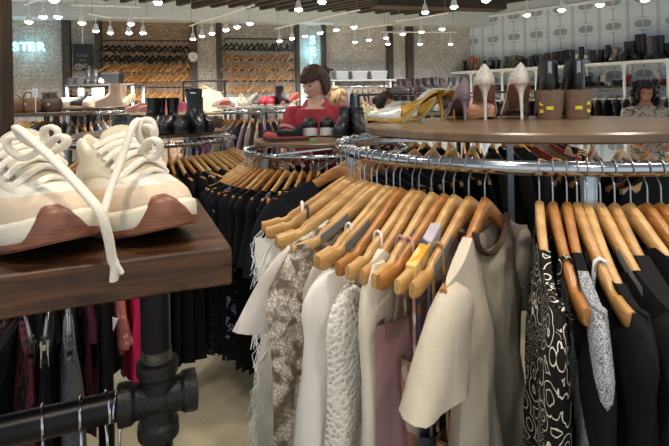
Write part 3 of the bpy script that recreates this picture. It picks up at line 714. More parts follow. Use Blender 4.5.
def gshoe(kind, heel=.0, point=0, n=28, cut=None, wide=1.0, soleh=.016, blockw=0.0):
    """parts of one shoe, toe along +x, standing on z = 0"""
    T = GT[kind]; z0 = soleh
    def lift(x): return heel * sstep(.055, -.085, x)
    def pt(t, z, off=0.0):
        xt, xh, kw = (tab(T['z'], T[k], z) for k in ('xt', 'xh', 'k')); c, s = math.cos(t), math.sin(t); u = (1 + c) / 2
        e = .8 + point * sstep(.55, 1, u); x = xh + (xt - xh) * u; arch = 1 - .22 * math.exp(-((u - .38) / .16) ** 2) * (z < .05)
        return Vector((x + c * off, math.copysign(abs(s) ** e, s) * kw * wide * (.88 + .14 * c) * arch + s * off, z + z0 + lift(x) + .008 * sstep(.06, .13, x)))
    def rg(z, off=0): return [pt(2 * PI * i / n, z, off) for i in range(n)]
    zs = T['z']; up = MB(); rings = []
    sub = []
    for a, b in zip(zs[:-1], zs[1:]): sub += [a, (a + b) / 2]
    sub.append(zs[-1])
    for z in sub:
        r = []
        for i in range(n):
            t = 2 * PI * i / n; tt = abs((t + PI) % (2 * PI) - PI)
            zz = min(z, cut(tt)) if cut else z
            r.append(pt(t, zz))
        rings.append(r)
    up.loft(rings, (0, 0))
    up.loft([[p + (Vector((-.1 * 0, 0, 0))) for p in rings[-1]], [Vector((p.x * .93 - .002, p.y * .86, p.z - .02)) for p in rings[-1]]], (0, 1))
    so = MB(); lo = []; hi = []
    for i in range(n):
        p = pt(2 * PI * i / n, 0, .003); hi.append(p); lo.append(Vector((p.x, p.y, p.z - soleh)))
    so.loft([lo, hi], (1, 1)); out = dict(upper=up, sole=so)
    if heel > 0:
        hm = MB()
        if blockw:
            rr = []
            for f in (0, .12, .5, 1):
                rr.append([(-.078 + blockw * (.55 + .05 * f) * math.cos(a) - .006 * f, blockw * (.80 + .22 * f) * math.sin(a) * .9, (heel + .002) * f + .0005) for a in [2 * PI * i / 20 for i in range(20)]])
            hm.loft(rr)
        else:
            rr = []
            for f in (0, .03, .5, .75, .9, 1):
                r = tab([0, .5, .75, .9, 1], [.0048, .0052, .009, .018, .026], f)
                rr.append([(tab([0, .6, 1], [-.104, -.1, -.088], f) + r * math.cos(a), r * math.sin(a), (heel + .004) * f + .0005) for a in [2 * PI * i / 14 for i in range(14)]])
            hm.loft(rr)
        out['heel'] = hm
    return out
SOLE = plain('1d1a18', .6); TAN = plain('b08a66', .5)
def shoe(name, kind, um, sm, label, loc, deg, group=None, hm=None, one=False, cat='shoe', **kw):
    d = Vector((math.sin(math.radians(deg)), -math.cos(math.radians(deg)), 0)); rz = math.atan2(d.y, d.x)
    parts = gshoe(kind, **kw); o = empty(name, label, cat, loc, rz, group)
    mats = dict(upper=um, sole=sm, heel=hm or sm)
    for k, mb in parts.items(): mb.build(k, mats[k], o, angle=55)
    return o
# --- on the front rack's top
TZ = 1.4302
GLIT = NT('glitter'); v_ = GLIT.vor(420, 'F1', None, 'Color'); s_ = GLIT.n('ShaderNodeSeparateColor'); GLIT.l(v_, s_.inputs[0])
GLIT.color(GLIT.ramp(s_.outputs[0], [(.2, C('c9bcaa')), (.8, C('f4ece0'))])); GLIT = GLIT.fin(.3, .25, s_.outputs[0], .4, .002)
NUDE = plain('b5897b', .4)
pcut = lambda t: .042 if t < .75 else .042 - .024 * sstep(.75, 1.3, t) + .048 * sstep(2.0, 3.14, t)
for i, (x, y, lab, dg) in enumerate([(.507, 1.70, 'left glittery white stiletto pump seen from behind', 166), (.612, 1.68, 'right glittery white stiletto pump turned slightly aside', 168)]):
    o = shoe('stiletto_pump', 'pump', GLIT, NUDE, lab, (x, y, TZ), dg, hm=GLIT, heel=.112, point=.5, cut=pcut, soleh=.004, wide=1.4)
    for k in (.0, .022, -.02):
        s = MB().box((0, 0, 0), (.011, .010, .0012)); xx = -.045 + k
        zz = .112 * sstep(.055, -.085, xx) - .0018; sl = math.atan((.112 * sstep(.055, -.085, xx + .004) - .112 * sstep(.055, -.085, xx - .004)) / .008)
        st = s.build('sticker', plain('3fae3a', .5), o, loc=(xx, .010 if i == 0 else -.008, zz)); st.rotation_euler = (0, -sl, 0); st['label'] = 'green price sticker'
GOLD = plain('c79a3e', .25, .75, .12, 20); SILV = plain('c9c7bd', .3, .35, .2, 120, .4)
mcut = lambda t: .042 if t < 1.0 else .042 - .036 * sstep(1.0, 1.35, t)
for i, (x, y, lab) in enumerate([(.235, 1.56, 'nearer gold stiletto mule with silvery pointed toe'), (.30, 1.665, 'gold stiletto mule behind the nearer one')]):
    shoe('stiletto_mule', 'pump', SILV, GOLD, lab, (x, y, TZ), -83 + 4 * i, hm=GOLD, heel=.092, point=.45, cut=mcut, soleh=.006)
MAUVE = cloth('8a7880')
shoe('mauve_pump', 'pump', MAUVE, MAUVE, 'mauve suede pump standing right of the gold mules', (.415, 1.68, TZ), 178, heel=.07, cut=pcut, soleh=.005, hm=MAUVE)
o = shoe('rosette_sandal', 'flat', plain('d9a184', .6), TAN, 'peach sandal with a ruffled rosette between mauve and white pumps', (.475, 1.765, TZ), 20, cut=lambda t: .05 if t < .9 else .012 + .03 * sstep(2.6, 3.1, t))
m = MB()
for k in range(12):
    a = k * 2.4; r = .004 + .0022 * k; m.ball((.06 + r * math.cos(a), r * math.sin(a), .075 + .002 * (k % 3)), (.012, .012, .007), 5)
m.build('rosette', cloth('e2a183'), o)
WEDGE = woodm('6a5040', '8d6e58', .5, 1, (20, 20, 3), 'stacked_heel'); ZIP = plain('8f9092', .3, .6, .2, 80)
for i, (x, lab) in enumerate([(.708, 'left black ankle boot with brown block heel and yellow stickers'), (.79, 'right black ankle boot with brown block heel and yellow stickers')]):
    o = shoe('ankle_boot', 'boot', BLACKL, SOLE, lab, (x, 1.665, TZ), 162 + 4 * i, hm=WEDGE, heel=.088, soleh=.006, blockw=.05, cut=lambda t: .092, wide=.98)
    MB().box((0, 0, 0), (.003, .011, .06)).build('back_zip', ZIP, o, loc=(-.1085, 0, .150))
    for k, (yy, zz, w) in enumerate([(.002, .034, .02), ((.026 if i == 0 else -.027), .048, .011), ((.026 if i == 0 else -.027), .024, .011)]):
        st = MB().box((0, 0, 0), (.0015, w, .0105)).build('sticker', plain('e3cf2c', .5), o, loc=(-.1085 + (.006 if k else 0), yy, zz)); st['label'] = 'yellow price sticker'; st.rotation_euler = (0, 0, -.45 * (1 if yy > .01 else -1 if yy < -.01 else 0))
# --- on the second rack's top
TZ2 = 1.2955
for i, (px, lab) in enumerate([(344, 'left black buckled boot beside the woman in red'), (359, 'right black buckled boot beside the woman in red')]):
    w = PZ(px, 136, TZ2); w.z = TZ2
    o = shoe('buckled_boot', 'boot', plain('26262a', .42, 0, .3, 20), SOLE, lab, (w.x, w.y, TZ2), -18 + 30 * i, heel=.025, blockw=.04, wide=1.1, cut=lambda t: .128)
    for z in (.085, .125):
        MB().tube([(-.05 + .058 * math.cos(a), .045 * math.sin(a), z + .01 * math.cos(a)) for a in [2 * PI * k / 16 for k in range(16)]], .0045, 6, True).build('strap', BLACKL, o)
for i, (px, lab) in enumerate([(309, 'left black sandal on a thick white sole before the red shirt'), (327, 'right black sandal on a thick white sole before the red shirt')]):
    o = shoe('platform_sandal', 'low', BLACKL, plain('dcdad4', .6), lab, ((px - 334) / 500 * 2.98, 3.0, TZ2), 4 - 8 * i, soleh=.045, cut=lambda t: .062 if t < 1.3 else .02 + .04 * sstep(2.2, 3, t), wide=1.15)
w = PZ(283, 138, TZ2)
shoe('pointed_flat', 'flat', BLACKL, SOLE, 'black pointed flat lying by the table edge', (w.x, w.y, TZ2), -70, point=.5, cut=lambda t: .03 if t < .8 else .02 + .025 * sstep(2.2, 3, t))
w2 = w + Vector((.07, .1, 0)); shoe('pointed_flat', 'flat', BLACKL, SOLE, 'black pointed flat standing behind its mate on the middle rack', (w2.x, w2.y, TZ2), -60, point=.5, heel=.045, cut=lambda t: .03 if t < .8 else .02 + .03 * sstep(2.2, 3, t))
w3 = PZ(288, 141, TZ2)
shoe('red_sandal', 'flat', plain('a8483a', .5), plain('3a2420', .5), 'flat red sandal at the front of the middle table', (w3.x, w3.y, TZ2), -75, cut=lambda t: .03 if t < .9 else .004)
w4 = PZ(313, 141, TZ2); tg = MB().box((0, 0, .004), (.035, .02, .008)).build('green_tag', plain('35c23a', .5), None, (w4.x, w4.y, TZ2)); tag(tg, 'small bright green tag on the middle table', 'tag')
# --- on the third rack's top
TZ3 = 1.3355
for i, (px, py, k, dg, lab, kw) in enumerate([(207, 137, 'boot', 30, 'black ankle boot at the right end of the left rack top', dict(heel=.05, blockw=.045)), (196, 136, 'boot', 20, 'black ankle boot second from the right on the left rack top', dict(heel=.05, blockw=.045)),
      (182, 139, 'low', 10, 'black strappy flat in front of the ankle boots', {}), (168, 138, 'low', 5, 'black laced shoe with pale eyelets behind the right sneaker', dict(wide=1.1)), (155, 138, 'low', 8, 'black laced shoe with pale eyelets nearest the right sneaker', dict(wide=1.1)),
      (140, 128, 'low', 60, 'black loafer just above the right sneaker', {}), (126, 125, 'low', 70, 'black loafer behind the sneaker laces', {}), (190, 129, 'boot', -20, 'black boot at the back of the left rack top', {}), (172, 128, 'boot', 10, 'black boot behind the laced shoes', {}), (160, 129, 'boot', 25, 'black boot left of the one behind the laced shoes', {}), (150, 131, 'boot', -10, 'black boot farthest left among those behind the right sneaker', {}), (200, 131, 'boot', 50, 'black boot behind the right end pair', {}), (190, 137, 'low', -30, 'black flat just before the ankle boots', {}), (214, 133, 'low', 40, 'black flat at the right edge of the left rack top', {})]):
    Y = lerp(2.78, 3.3, (139 - py) / 14); x = max(-1.45, min(-.80, (px - 334.5) / 500 * Y)); 
    o = shoe('black_' + ('boot' if k == 'boot' else 'shoe'), k, BLACKL, SOLE, lab, (x, Y, TZ3), dg, **kw)
    if 'eyelets' in lab:
        m = MB()
        for r_ in range(4):
            for s in (1, -1): m.ball((.075 - .018 * r_, s * .022, .055 + .010 * r_), .005, 5)
        e_ = m.build('eyelets', plain('c9c9c4', .3, .4), o)
# --- small shoes shared by copying
protoS = {}
def small(kind, hexc, sole, name, label, loc, deg, group=None, scale=1.0, **kw):
    k = (kind, hexc, sole, tuple(sorted((a, str(b)) for a, b in kw.items())))
    d = Vector((math.sin(math.radians(deg)), -math.cos(math.radians(deg)), 0)); rz = math.atan2(d.y, d.x)
    if k not in protoS:
        parts = gshoe(kind, n=16, **kw); mb = MB()
        for nm, pm_ in parts.items(): mb.add(pm_.v, pm_.f, 0 if nm == 'upper' else 1)
        protoS[k] = mb.mesh(name, [plain(hexc, .55), plain(sole, .6)], 55)
    o = mesh_obj(name, protoS[k], label, 'boot' if kind in ('boot', 'tall') else 'shoe', group); o.location = loc; o.rotation_euler = (0, 0, rz); o.scale = (scale,) * 3
    return o
q = random.Random(31)
for i, (px, Y, hexc, kind, lab) in enumerate([(140, 4.6, 'c98f86', 'low', 'dusty pink shoe at the left of the low stand'), (152, 4.55, 'b87a74', 'low', 'rose brown shoe second on the low stand'), (163, 4.5, 'd9a58f', 'low', 'peach shoe in the middle of the low stand'), (176, 4.5, 'e0607c', 'low', 'hot pink sneaker at the right of the low stand'),
     (183, 4.62, 'e57f92', 'low', 'pink sneaker behind the hot pink one'), (158, 4.85, 'e8dcc8', 'low', 'cream shoe at the back of the low stand'), (146, 4.9, '5a4a44', 'low', 'brown shoe at the back of the low stand'), (172, 4.95, '3c3a38', 'low', 'dark shoe behind the peach shoe')]):
    small(kind, hexc, 'e6cfae', 'low_shoe', lab, (min(-1.2, (px - 334.5) / 500 * Y), Y, 1.4155), q.uniform(-70, 20))
for i, (px, Y, hexc, kind, lab) in enumerate([(222, 5.15, 'e9e6df', 'low', 'white shoe at the left end of the row by the clothes rack'), (231, 5.2, 'efece4', 'low', 'white shoe second in the row by the far clothes rack'), (241, 5.1, 'e4dcc8', 'pump', 'cream heel in the row before the far wall'), (250, 5.15, 'cfc6b4', 'pump', 'beige heel beside the grey ones'), (257, 5.1, '6a666a', 'pump', 'grey heel left of the red shoes'),
     (264, 5.12, 'c8334a', 'low', 'left bright red shoe on the far rack'), (272, 5.12, 'd13f56', 'low', 'right bright red shoe on the far rack'), (282, 5.1, '2a2528', 'boot', 'small black boot right of the red shoes'), (291, 5.1, 'c25a48', 'pump', 'coral heel next to the woman in red'), (236, 5.5, 'd8d2c6', 'low', 'pale shoe at the back of the far rack top'), (268, 5.55, '4a4244', 'low', 'dark shoe at the back of the far rack top'), (226, 5.05, 'b8473c', 'flat', 'brick red flat at the front of the far rack top')]):
    small(kind, hexc, 'd9cfc0', 'low_shoe' if kind != 'boot' else 'short_boot', lab, ((px - 334.5) / 500 * Y, Y, 1.4605), q.uniform(-50, 40), heel=.06 if kind == 'pump' else 0.0)
for i, (px, Y, hexc, kind, lab, sc_) in enumerate([(64, 4.85, 'ede6d8', 'low', 'white sneaker at the left of the bright rack top', 1), (73, 4.8, 'e6dfd0', 'low', 'white sneaker second on the bright rack top', 1), (82, 4.85, '1d1c1e', 'low', 'black sneaker among white ones on the bright rack', 1), (90, 4.8, 'e8dfcd', 'low', 'cream sneaker right of the black sneaker', 1.05), (78, 5.2, 'd9d0c0', 'low', 'pale shoe at the back of the bright rack top', 1),
     (110, 4.78, 'cdb7a0', 'boot', 'beige suede ankle boot above the sneakers', 1.1), (118, 4.95, 'b8a188', 'boot', 'tan suede ankle boot behind the beige one', 1.05), (127, 5.0, 'e3d3ad', 'pump', 'cream slingback heel above the right sneaker', 1)]):
    x = (px - 334.5) / 500 * Y; x = max(-2.9, min(-2.07, x)); small(kind, hexc, 'd2c4ae', 'short_boot' if kind == 'boot' else 'low_shoe', lab, (x, Y, 1.4855), q.uniform(-60, 10), scale=sc_, heel=.06 if kind == 'pump' else 0.0)
o = shoe('black_loafer', 'low', BLACKL, SOLE, 'black loafer behind the left sneaker at the picture edge', P(-10, 0, .86).xy.to_3d() + Vector((0, 0, 1.3105)), 20)
# ------------------------------------------------------------------ people
def person(name, label, loc, yaw, H, skin, shirt, pants, hairc, hair, arms, hy=0, hp=0, vox=.009, sleeve_end=.75, collar=False, band=None, lean=0):
    S = H / 1.7; root = empty(name, label, 'person', loc, math.radians(yaw)); root.scale = (S, S, S)
    SK = plain(skin, .5, 0, .06, 30, .05, 'skin'); HM = NT('hair'); HM.color(HM.ramp(HM.noise(18, 3, HM.mapping((6, 6, 1))), [(.3, mul(C(hairc), .55)), (.7, mul(C(hairc), 1.5))])); HM = HM.fin(.6)
    def el(z, a, b, y=0, n=24): return [(a * math.cos(2 * PI * i / n), y + b * math.sin(2 * PI * i / n), z) for i in range(n)]
    tor = [(.86, .13, .095), (.93, .165, .115), (1.0, .15, .105), (1.1, .128, .092), (1.2, .14, .1), (1.3, .16, .108), (1.37, .165, .10), (1.42, .125, .082), (1.45, .075, .062), (1.48, .054, .054), (1.56, .05, .052)]
    LY = lambda z: -lean * max(0, z - .95)
    b = MB(); b.loft([el(z, a, c, LY(z)) for z, a, c in tor])
    for s in (1, -1):
        b.tube([(s * .085, 0, .95), (s * .09, -.01, .7), (s * .095, -.015, .48), (s * .095, .01, .25), (s * .095, .015, .08)], [.088, .078, .056, .05, .036], 14)
        b.tube([(s * .095, .04, .04), (s * .1, -.05, .04), (s * .105, -.17, .025)], [.034, .04, .028], 10)
    def rot(p): return Vector((p[0], p[1] + LY(p[2]), p[2]))
    for s, (e, w, hd) in zip((1, -1), arms):
        sh = rot((s * .165, 0, 1.39)); e = rot(e); w = rot(w); hd = Vector(hd).normalized()
        b.tube([sh + Vector((-s * .03, 0, 0)), sh, sh.lerp(e, .5), e, e.lerp(w, .4), w], [.05, .05, .042, .035, .034, .024], 12)
        side = hd.cross(Vector((0, 0, 1))) if abs(hd.z) < .9 else Vector((1, 0, 0)); side.normalize(); nrm = side.cross(hd)
        b.tube([w - hd * .01, w + hd * .03, w + hd * .08], [.024, .032, .034], 10, flat=.55, up=nrm)
        for f in range(4):
            o_ = side * (.026 - .0175 * f); ln = (.062, .072, .068, .052)[f]; st = w + hd * .075 + o_
            b.tube([st, st + hd * ln * .5 - nrm * .006, st + hd * ln * .8 - nrm * .022], [.0092, .0085, .007], 7)
        st = w + hd * .03 + side * .028 * s; b.tube([st, st + hd * .03 + side * .026 * s, st + hd * .058 + side * .03 * s - nrm * .01], [.012, .010, .008], 7)
    MH = Matrix.Translation((0, LY(1.55) - .012, 1.592)) @ Matrix.Rotation(math.radians(hy), 4, 'Z') @ Matrix.Rotation(math.radians(hp), 4, 'X')
    def head_pt(dx, dy, dz, grow=0, face=True):
        x, y, z = .073 * dx, .094 * dy, .116 * dz
        if dz < 0: x *= 1 - .34 * dz * dz; y *= (1 - .12 * dz * dz)
        if face and dy < 0:
            g = lambda cx, cz, sx, sz: math.exp(-((abs(x) - cx) / sx) ** 2 - ((z - cz) / sz) ** 2)
            y -= .026 * math.exp(-(x / .011) ** 2 - ((z + .026) / .017) ** 2) + .010 * math.exp(-(x / .010) ** 2 - ((z + .002) / .022) ** 2)
            y += .011 * g(.031, .008, .017, .012); y -= .004 * g(.028, .032, .025, .009)
            y -= .007 * math.exp(-(x / .022) ** 2 - ((z + .062) / .007) ** 2) + .006 * math.exp(-(x / .018) ** 2 - ((z + .074) / .006) ** 2)
            y -= .010 * math.exp(-(x / .025) ** 2 - ((z + .100) / .016) ** 2)
        v = Vector((x, y, z)); 
        return v + Vector((dx, dy, dz)) * grow
    n = 36; rings = []
    for k in range(n + 1):
        f = PI * k / n; qn = max(math.sin(f), .01)
        rings.append([head_pt(qn * math.cos(2 * PI * i / 56), qn * math.sin(2 * PI * i / 56), -math.cos(f)) for i in range(56)])
    b.loft(rings, M=MH)
    for s in (1, -1): b.ball((s * .073, .008, -.005), (.010, .02, .031), 8, M=MH)
    body = b.build('body', SK, root)
    rm = body.modifiers.new('r', 'REMESH'); rm.mode = 'VOXEL'; rm.voxel_size = vox * .75; sm = body.modifiers.new('s', 'SMOOTH'); sm.factor = .4; sm.iterations = 2
    dg = bpy.context.evaluated_depsgraph_get(); me = bpy.data.meshes.new_from_object(body.evaluated_get(dg)); body.modifiers.clear(); body.data = me
    for p_ in me.polygons: p_.use_smooth = True
    for s in (1, -1):
        MB().ball((s * .031, -.0775, .008), (.009, .008, .0048), 8, M=MH).ball((s * .031, -.0825, .007), (.006, .006, .0055), 6, 1, M=MH).build('eye', [plain('b9a79c', .6), plain('2a1c14', .6)], root)
        MB().tube([(s * .014, -.094, .030), (s * .03, -.092, .036), (s * .048, -.080, .031)], [.003, .0035, .002], 6, M=MH).build('eyebrow', HM, root)
    MB().tube([(-.022, -.0905, -.065), (-.010, -.0985, -.0635), (0, -.1, -.065), (.010, -.0985, -.0635), (.022, -.0905, -.065)], [.002, .005, .0055, .005, .002], 8, M=MH).build('lips', plain('a85a52', .45), root)
    # hair shell
    hm = MB(); HN = 40; vs = {}
    def keep(az, elv):
        if hair == 'bangs': return elv > 17 or (az > 80 and elv > -38)
        if hair == 'curly': return elv > 38 or (az > 52)
        if hair == 'back': return elv > 42 or (az > 68 and elv > -30)
        return elv > 45 or (az > 66 and elv > -40)
    rows = []
    for k in range(HN + 1):
        f = PI * k / HN; row = []
        for i in range(72):
            a = 2 * PI * i / 72; qn = max(math.sin(f), .01); d = Vector((qn * math.cos(a), qn * math.sin(a), -math.cos(f)))
            g = .012 + .008 * noise.noise((d.x * 6, d.y * 6, d.z * 1.5)) + .004 * noise.noise((d.x * 15, d.y * 15, d.z * 2)) + (.012 if hair == 'curly' else 0) * (1 + noise.noise(d * 9)) + .006 * (abs(d.x) if hair == 'bangs' else 0)
            row.append((head_pt(*d, grow=g, face=False), math.degrees(math.acos(max(-1, min(1, -d.y / max(1e-4, math.hypot(d.x, d.y)))))), math.degrees(math.asin(d.z))))
        rows.append(row)
    vv = [p for r in rows for p, _, _ in r]; ff = []
    for k in range(HN):
        for i in range(72):
            j = (i + 1) % 72
            if keep(rows[k][i][1], (rows[k][i][2] + rows[k + 1][i][2]) / 2 + 5 * math.sin(i * 1.9)): ff.append((k * 72 + i, k * 72 + j, (k + 1) * 72 + j, (k + 1) * 72 + i))
    hm.add(vv, ff, 0, MH)
    if hair == 'bangs':
        hm.ball((.02, .098, .05), (.030, .032, .030), 8, M=MH)
        for qk in range(14): hm.tube([(.02, .105, .05), (.02 + .03 * math.cos(qk * 2.1), .125, .05 + .03 * math.sin(qk * 2.1)), (.02 + .05 * math.cos(qk * 2.1), .12, .045 + .05 * math.sin(qk * 2.1))], [.006, .004, .001], 5, M=MH)
        for s in (1, -1): hm.tube([(s * .078, -.012, .03), (s * .084, -.008, -.03), (s * .074, -.012, -.085)], [.016, .018, .006], 8, M=MH)
    if hair == 'bun': hm.ball((0, .07, .105), (.045, .045, .04), 8, M=MH)
    if hair == 'curly':
        qq = random.Random(4)
        for _ in range(110):
            a = math.radians(qq.uniform(-10, 190)); z = qq.uniform(-.2, .1); r = .085 + qq.uniform(0, .03); 
            hm.ball((r * math.cos(a) * (1.05 - .0), r * math.sin(a) * .95 + .005, z), qq.uniform(.016, .028), 5, M=MH)
    if hair == 'back': hm.ball((0, .11, -.02), (.04, .045, .05), 8, M=MH)
    h_ = hm.build('hair', HM, root, angle=80); so_ = h_.modifiers.new('s', 'SOLIDIFY'); so_.thickness = .012; so_.offset = -1
    # clothing
    sh_ = MB(); sh_.loft([el(z, a + .013, c + .013, LY(z)) for z, a, c in [(.86, .165, .118)] + tor[1:8] + [(1.445, .085, .07), (1.452, .072, .062)]], (0, 0))
    if collar:
        for p_ in sh_.v[-24:]: p_.z -= .075 * max(0, -(p_.y - LY(1.45)) / .07) ** 2
        for p_ in sh_.v[-48:-24]: p_.z -= .045 * max(0, -(p_.y - LY(1.45)) / .08) ** 2
    bands = []
    for s, (e, w, hd) in zip((1, -1), arms):
        s0 = rot((s * .165, 0, 1.39)); e = rot(e); w = rot(w); end = s0.lerp(e, sleeve_end) if sleeve_end <= 1 else e.lerp(w, sleeve_end - 1)
        pts = [s0 + Vector((-s * .05, 0, 0)), s0, s0.lerp(e, min(.5, sleeve_end * .5))] + ([e] if sleeve_end > 1 else []) + [end]
        sh_.tube(pts, [.058, .064, .058] + ([.048] if sleeve_end > 1 else []) + [.058 if sleeve_end <= 1 else .036], 14)
        bands.append((end, (end - pts[-2]).normalized()))
    top = sh_.build('shirt', shirt, root, angle=60)
    if band:
        for s, (p_, d_) in zip((1, -1), bands):
            MB().tube([p_ - d_ * .025, p_ - d_ * .008], .0605, 16).build('sleeve_band', band, root)
    if collar:
        rr = [[(a * math.cos(t_), LY(1.45) + c * math.sin(t_) - o_, z + .012 * math.sin(t_) - .05 * max(0, -math.sin(t_)) ** 3) for t_ in [2 * PI * i / 28 for i in range(28)]] for a, c, z, o_ in ((.07, .066, 1.448, 0), (.066, .064, 1.475, 0), (.072, .07, 1.48, 0), (.1, .092, 1.442, .004), (.098, .09, 1.438, .004))]
        MB().loft(rr, (0, 0)).build('collar', cloth('b8525a'), root, angle=60)
        MB().loft([[(sx * w_, LY(z_) - y_ - .0135, z_) for sx in (-1, 1)] + [(sx * w_, LY(z_) - y_ - .008, z_) for sx in (1, -1)] for z_, y_, w_ in ((1.20, .1, .014), (1.3, .108, .014), (1.36, .1, .014))]).build('placket', cloth('7e2a32'), root)
    pt_ = MB(); pt_.loft([el(z, a, c) for z, a, c in ((.80, .165, .12), (.88, .174, .124), (.96, .165, .116), (1.02, .155, .11))])
    for s in (1, -1): pt_.tube([(s * .085, 0, .9), (s * .09, -.01, .7), (s * .095, -.015, .48), (s * .095, .01, .25), (s * .095, .015, .085)], [.098, .088, .068, .062, .058], 14)
    pt_.build('trousers', pants, root)
    for s in (1, -1): MB().tube([(s * .095, .055, .045), (s * .1, -.05, .045), (s * .105, -.16, .035), (s * .106, -.195, .03)], [.04, .046, .038, .02], 12).build('shoe', SOLE, root)
    return root
fold = [((.22, -.06, 1.12), (.12, -.25, 1.05), (-.5, -.8, -.2)), ((-.22, -.06, 1.12), (-.14, -.25, 1.05), (.4, -.9, -.2))]
px_, Yw = 317, 3.42
person('person', 'person in a red polo shirt with dark fringe looking down at the shoes', ((px_ - 334.5) / 500 * Yw, Yw, 0), -12, 1.735, 'd9ad95', cloth('b04049', .9, .1), cloth('23242b'), '472b1f', 'bangs', [((.195, -.12, 1.16), (.14, -.32, 1.10), (-.5, -.8, -.2)), ((-.205, -.14, 1.16), (-.14, -.34, 1.10), (.4, -.9, -.2))], -34, 20, .006, .5, True, cloth('d9a7a4'), .03)
person('person', 'fair haired person in a grey blue tee reaching right behind the red shirt', ((338 - 334.5) / 500 * 5.6, 5.6, 0), 38, 1.62, 'd8a98f', cloth('6f7684'), cloth('2a2c34'), '94754e', 'bun',
       [((.2, -.16, 1.24), (.16, -.40, 1.30), (0, -1, .3)), ((-.2, -.05, 1.12), (-.15, -.2, 1.0), (.2, -.9, -.3))], 25, 22, .009, .7)
person('person', 'dark haired person in black at the middle beyond the silver toe', ((384 - 334.5) / 500 * 4.9, 4.9, 0), 40, 1.57, 'c48f74', BLK[1], BLK[0], '2a1712', 'back', fold, 15, 25, .009, 1.4)
person('person', 'person with dark curly hair and patterned top at the right', ((645 - 334.5) / 500 * 5.0, 5.0, 0), -15, 1.63, 'b07c62', pattern('print', '57504a', 'b3a99a'), BLK[0], '120d0c', 'curly', fold, -8, 24, .008, .9)
person('person', 'small distant person in black behind the white shoes', ((211 - 334.5) / 500 * 7.6, 7.6, 0), 30, 1.66, 'cf9c80', BLK[0], BLK[0], '6a5038', 'short', fold, 0, 15, .011, 1.5)
# garment held up by the fair haired person
wp = Vector(((363 - 334.5) / 500 * 5.45, 5.45, 1.56)); h = lo_hanger(0, .014); h.location = wp; h.rotation_euler = (0, 0, -.5); h['label'] = 'wooden hanger of the pale yellow top held up beyond the boots'
g = garment(kind='tee', L=.5, sleeve=.15, seed=501, nj=12, ni=12).build('yellow_top', cloth('d9cba2'), angle=70); tag(g, 'pale yellow top held up beyond the black buckled boots', 'top'); g.location = wp; g.rotation_euler = (0, 0, -.5); g.scale = (.7, 1, 1); h.scale = (.7, 1, 1)
MB_ = MB().tube([(wp.x - .4, wp.y, wp.z), (wp.x + 1.4, wp.y, wp.z)], .012, 8)
rl = empty('straight_clothes_rail', 'straight rail holding the pale yellow top', 'clothes rack', (wp.x + .85, wp.y, 0))
MB().tube([(-.9, 0, wp.z), (.9, 0, wp.z)], .0125, 10).build('rail', BLKM, rl)
for x in (-.9, .9): MB().tube([(x, 0, 0), (x, 0, wp.z)], .014, 10).build('upright', BLKM, rl); MB().box((x, 0, .015), (.04, .5, .03)).build('foot', CHR, rl)
# ------------------------------------------------------------------ room
B0 = Vector((-4.34, 9.26, 0)); BD = Vector((.969, .248, 0)).normalized(); BN = Vector((BD.y, -BD.x, 0))   # back wall: along, toward viewer
W0 = Vector((2.64, 10.97, 0)); W1 = Vector((5.49, 8.21, 0)); WD = (W1 - W0).normalized(); WN = Vector((WD.y, -WD.x, 0))
CAMV = Vector((0, 0, CZ))
def on_plane(px, py, o, nrm, out=0.0):
    d = P(px, py, 1) - CAMV; q_ = o + nrm * out; s = (q_ - CAMV).dot(nrm) / d.dot(nrm); return CAMV + d * s
def onb(px, py, out=0.0): return on_plane(px, py, B0, BN, out)
def onw(px, py, out=0.0): return on_plane(px, py, W0, WN, out)
def sb(px, out=0.0): return (onb(px, 60, out) - B0).dot(BD)
def brick(name, a, b, c, mort, sc=1.0):
    t = NT(name); s = t.n('ShaderNodeSeparateXYZ'); t.l(t.tc.outputs['Object'], s.inputs[0]); cb = t.n('ShaderNodeCombineXYZ')
    t.l(s.outputs[0], cb.inputs[0]); t.l(s.outputs[2], cb.inputs[1]); br = t.n('ShaderNodeTexBrick'); t.l(cb.outputs[0], br.inputs['Vector'])
    br.inputs['Scale'].default_value = 1; br.inputs['Brick Width'].default_value = .22; br.inputs['Row Height'].default_value = .075; br.inputs['Mortar Size'].default_value = .010
    br.inputs['Color1'].default_value = (*C(a), 1); br.inputs['Color2'].default_value = (*C(b), 1); br.inputs['Mortar'].default_value = (*C(mort), 1); br.inputs['Bias'].default_value = -.1
    n = t.noise(5.5, 5, None, .65, .4); n2 = t.noise(26, 4, None, .7)
    col = t.mix(t.m('MULTIPLY', t.m('GREATER_THAN', n2, .53), .85), br.outputs['Color'], C(c)); col = t.mix(t.ramp(n, [(.42, (0, 0, 0)), (.6, (.45, .45, .45))]), col, mul(C(b), .62)); t.color(col)
    return t.fin(.9, 0, br.outputs['Fac'], .5, .01)
BW = brick('brick_orange', '80614a', '98785c', 'b09a80', '857a6e'); BG = brick('brick_grey', '8f8a85', 'a59b94', 'c9c4bd', 'a5a19b'); BP = brick('brick_whitewashed', 'a5a19d', 'b7b3ad', 'dad7d2', 'b5b2ae')
BR = brick('brick_pinkish', '978882', 'ad9d95', 'c9c0b9', 'aaa39d')
H3 = 3.3
t = NT('concrete_floor'); n = t.noise(1.3, 5, None, .6, .5); n2 = t.noise(38, 4, None, .7)
col = t.ramp(n, [(.35, C('c0b190')), (.6, C('dccda9'))]); col = t.mix(t.ramp(n2, [(.62, (0, 0, 0)), (.72, (.55, .55, .55))]), col, C('4e4232')); t.color(col); FLOORM = t.fin(.55, 0, n2, .15, .004)
structure(MB().add([(-9, -2.5, 0), (9, -2.5, 0), (9, 14, 0), (-9, 14, 0)], [(0, 1, 2, 3)]).build('floor', FLOORM))
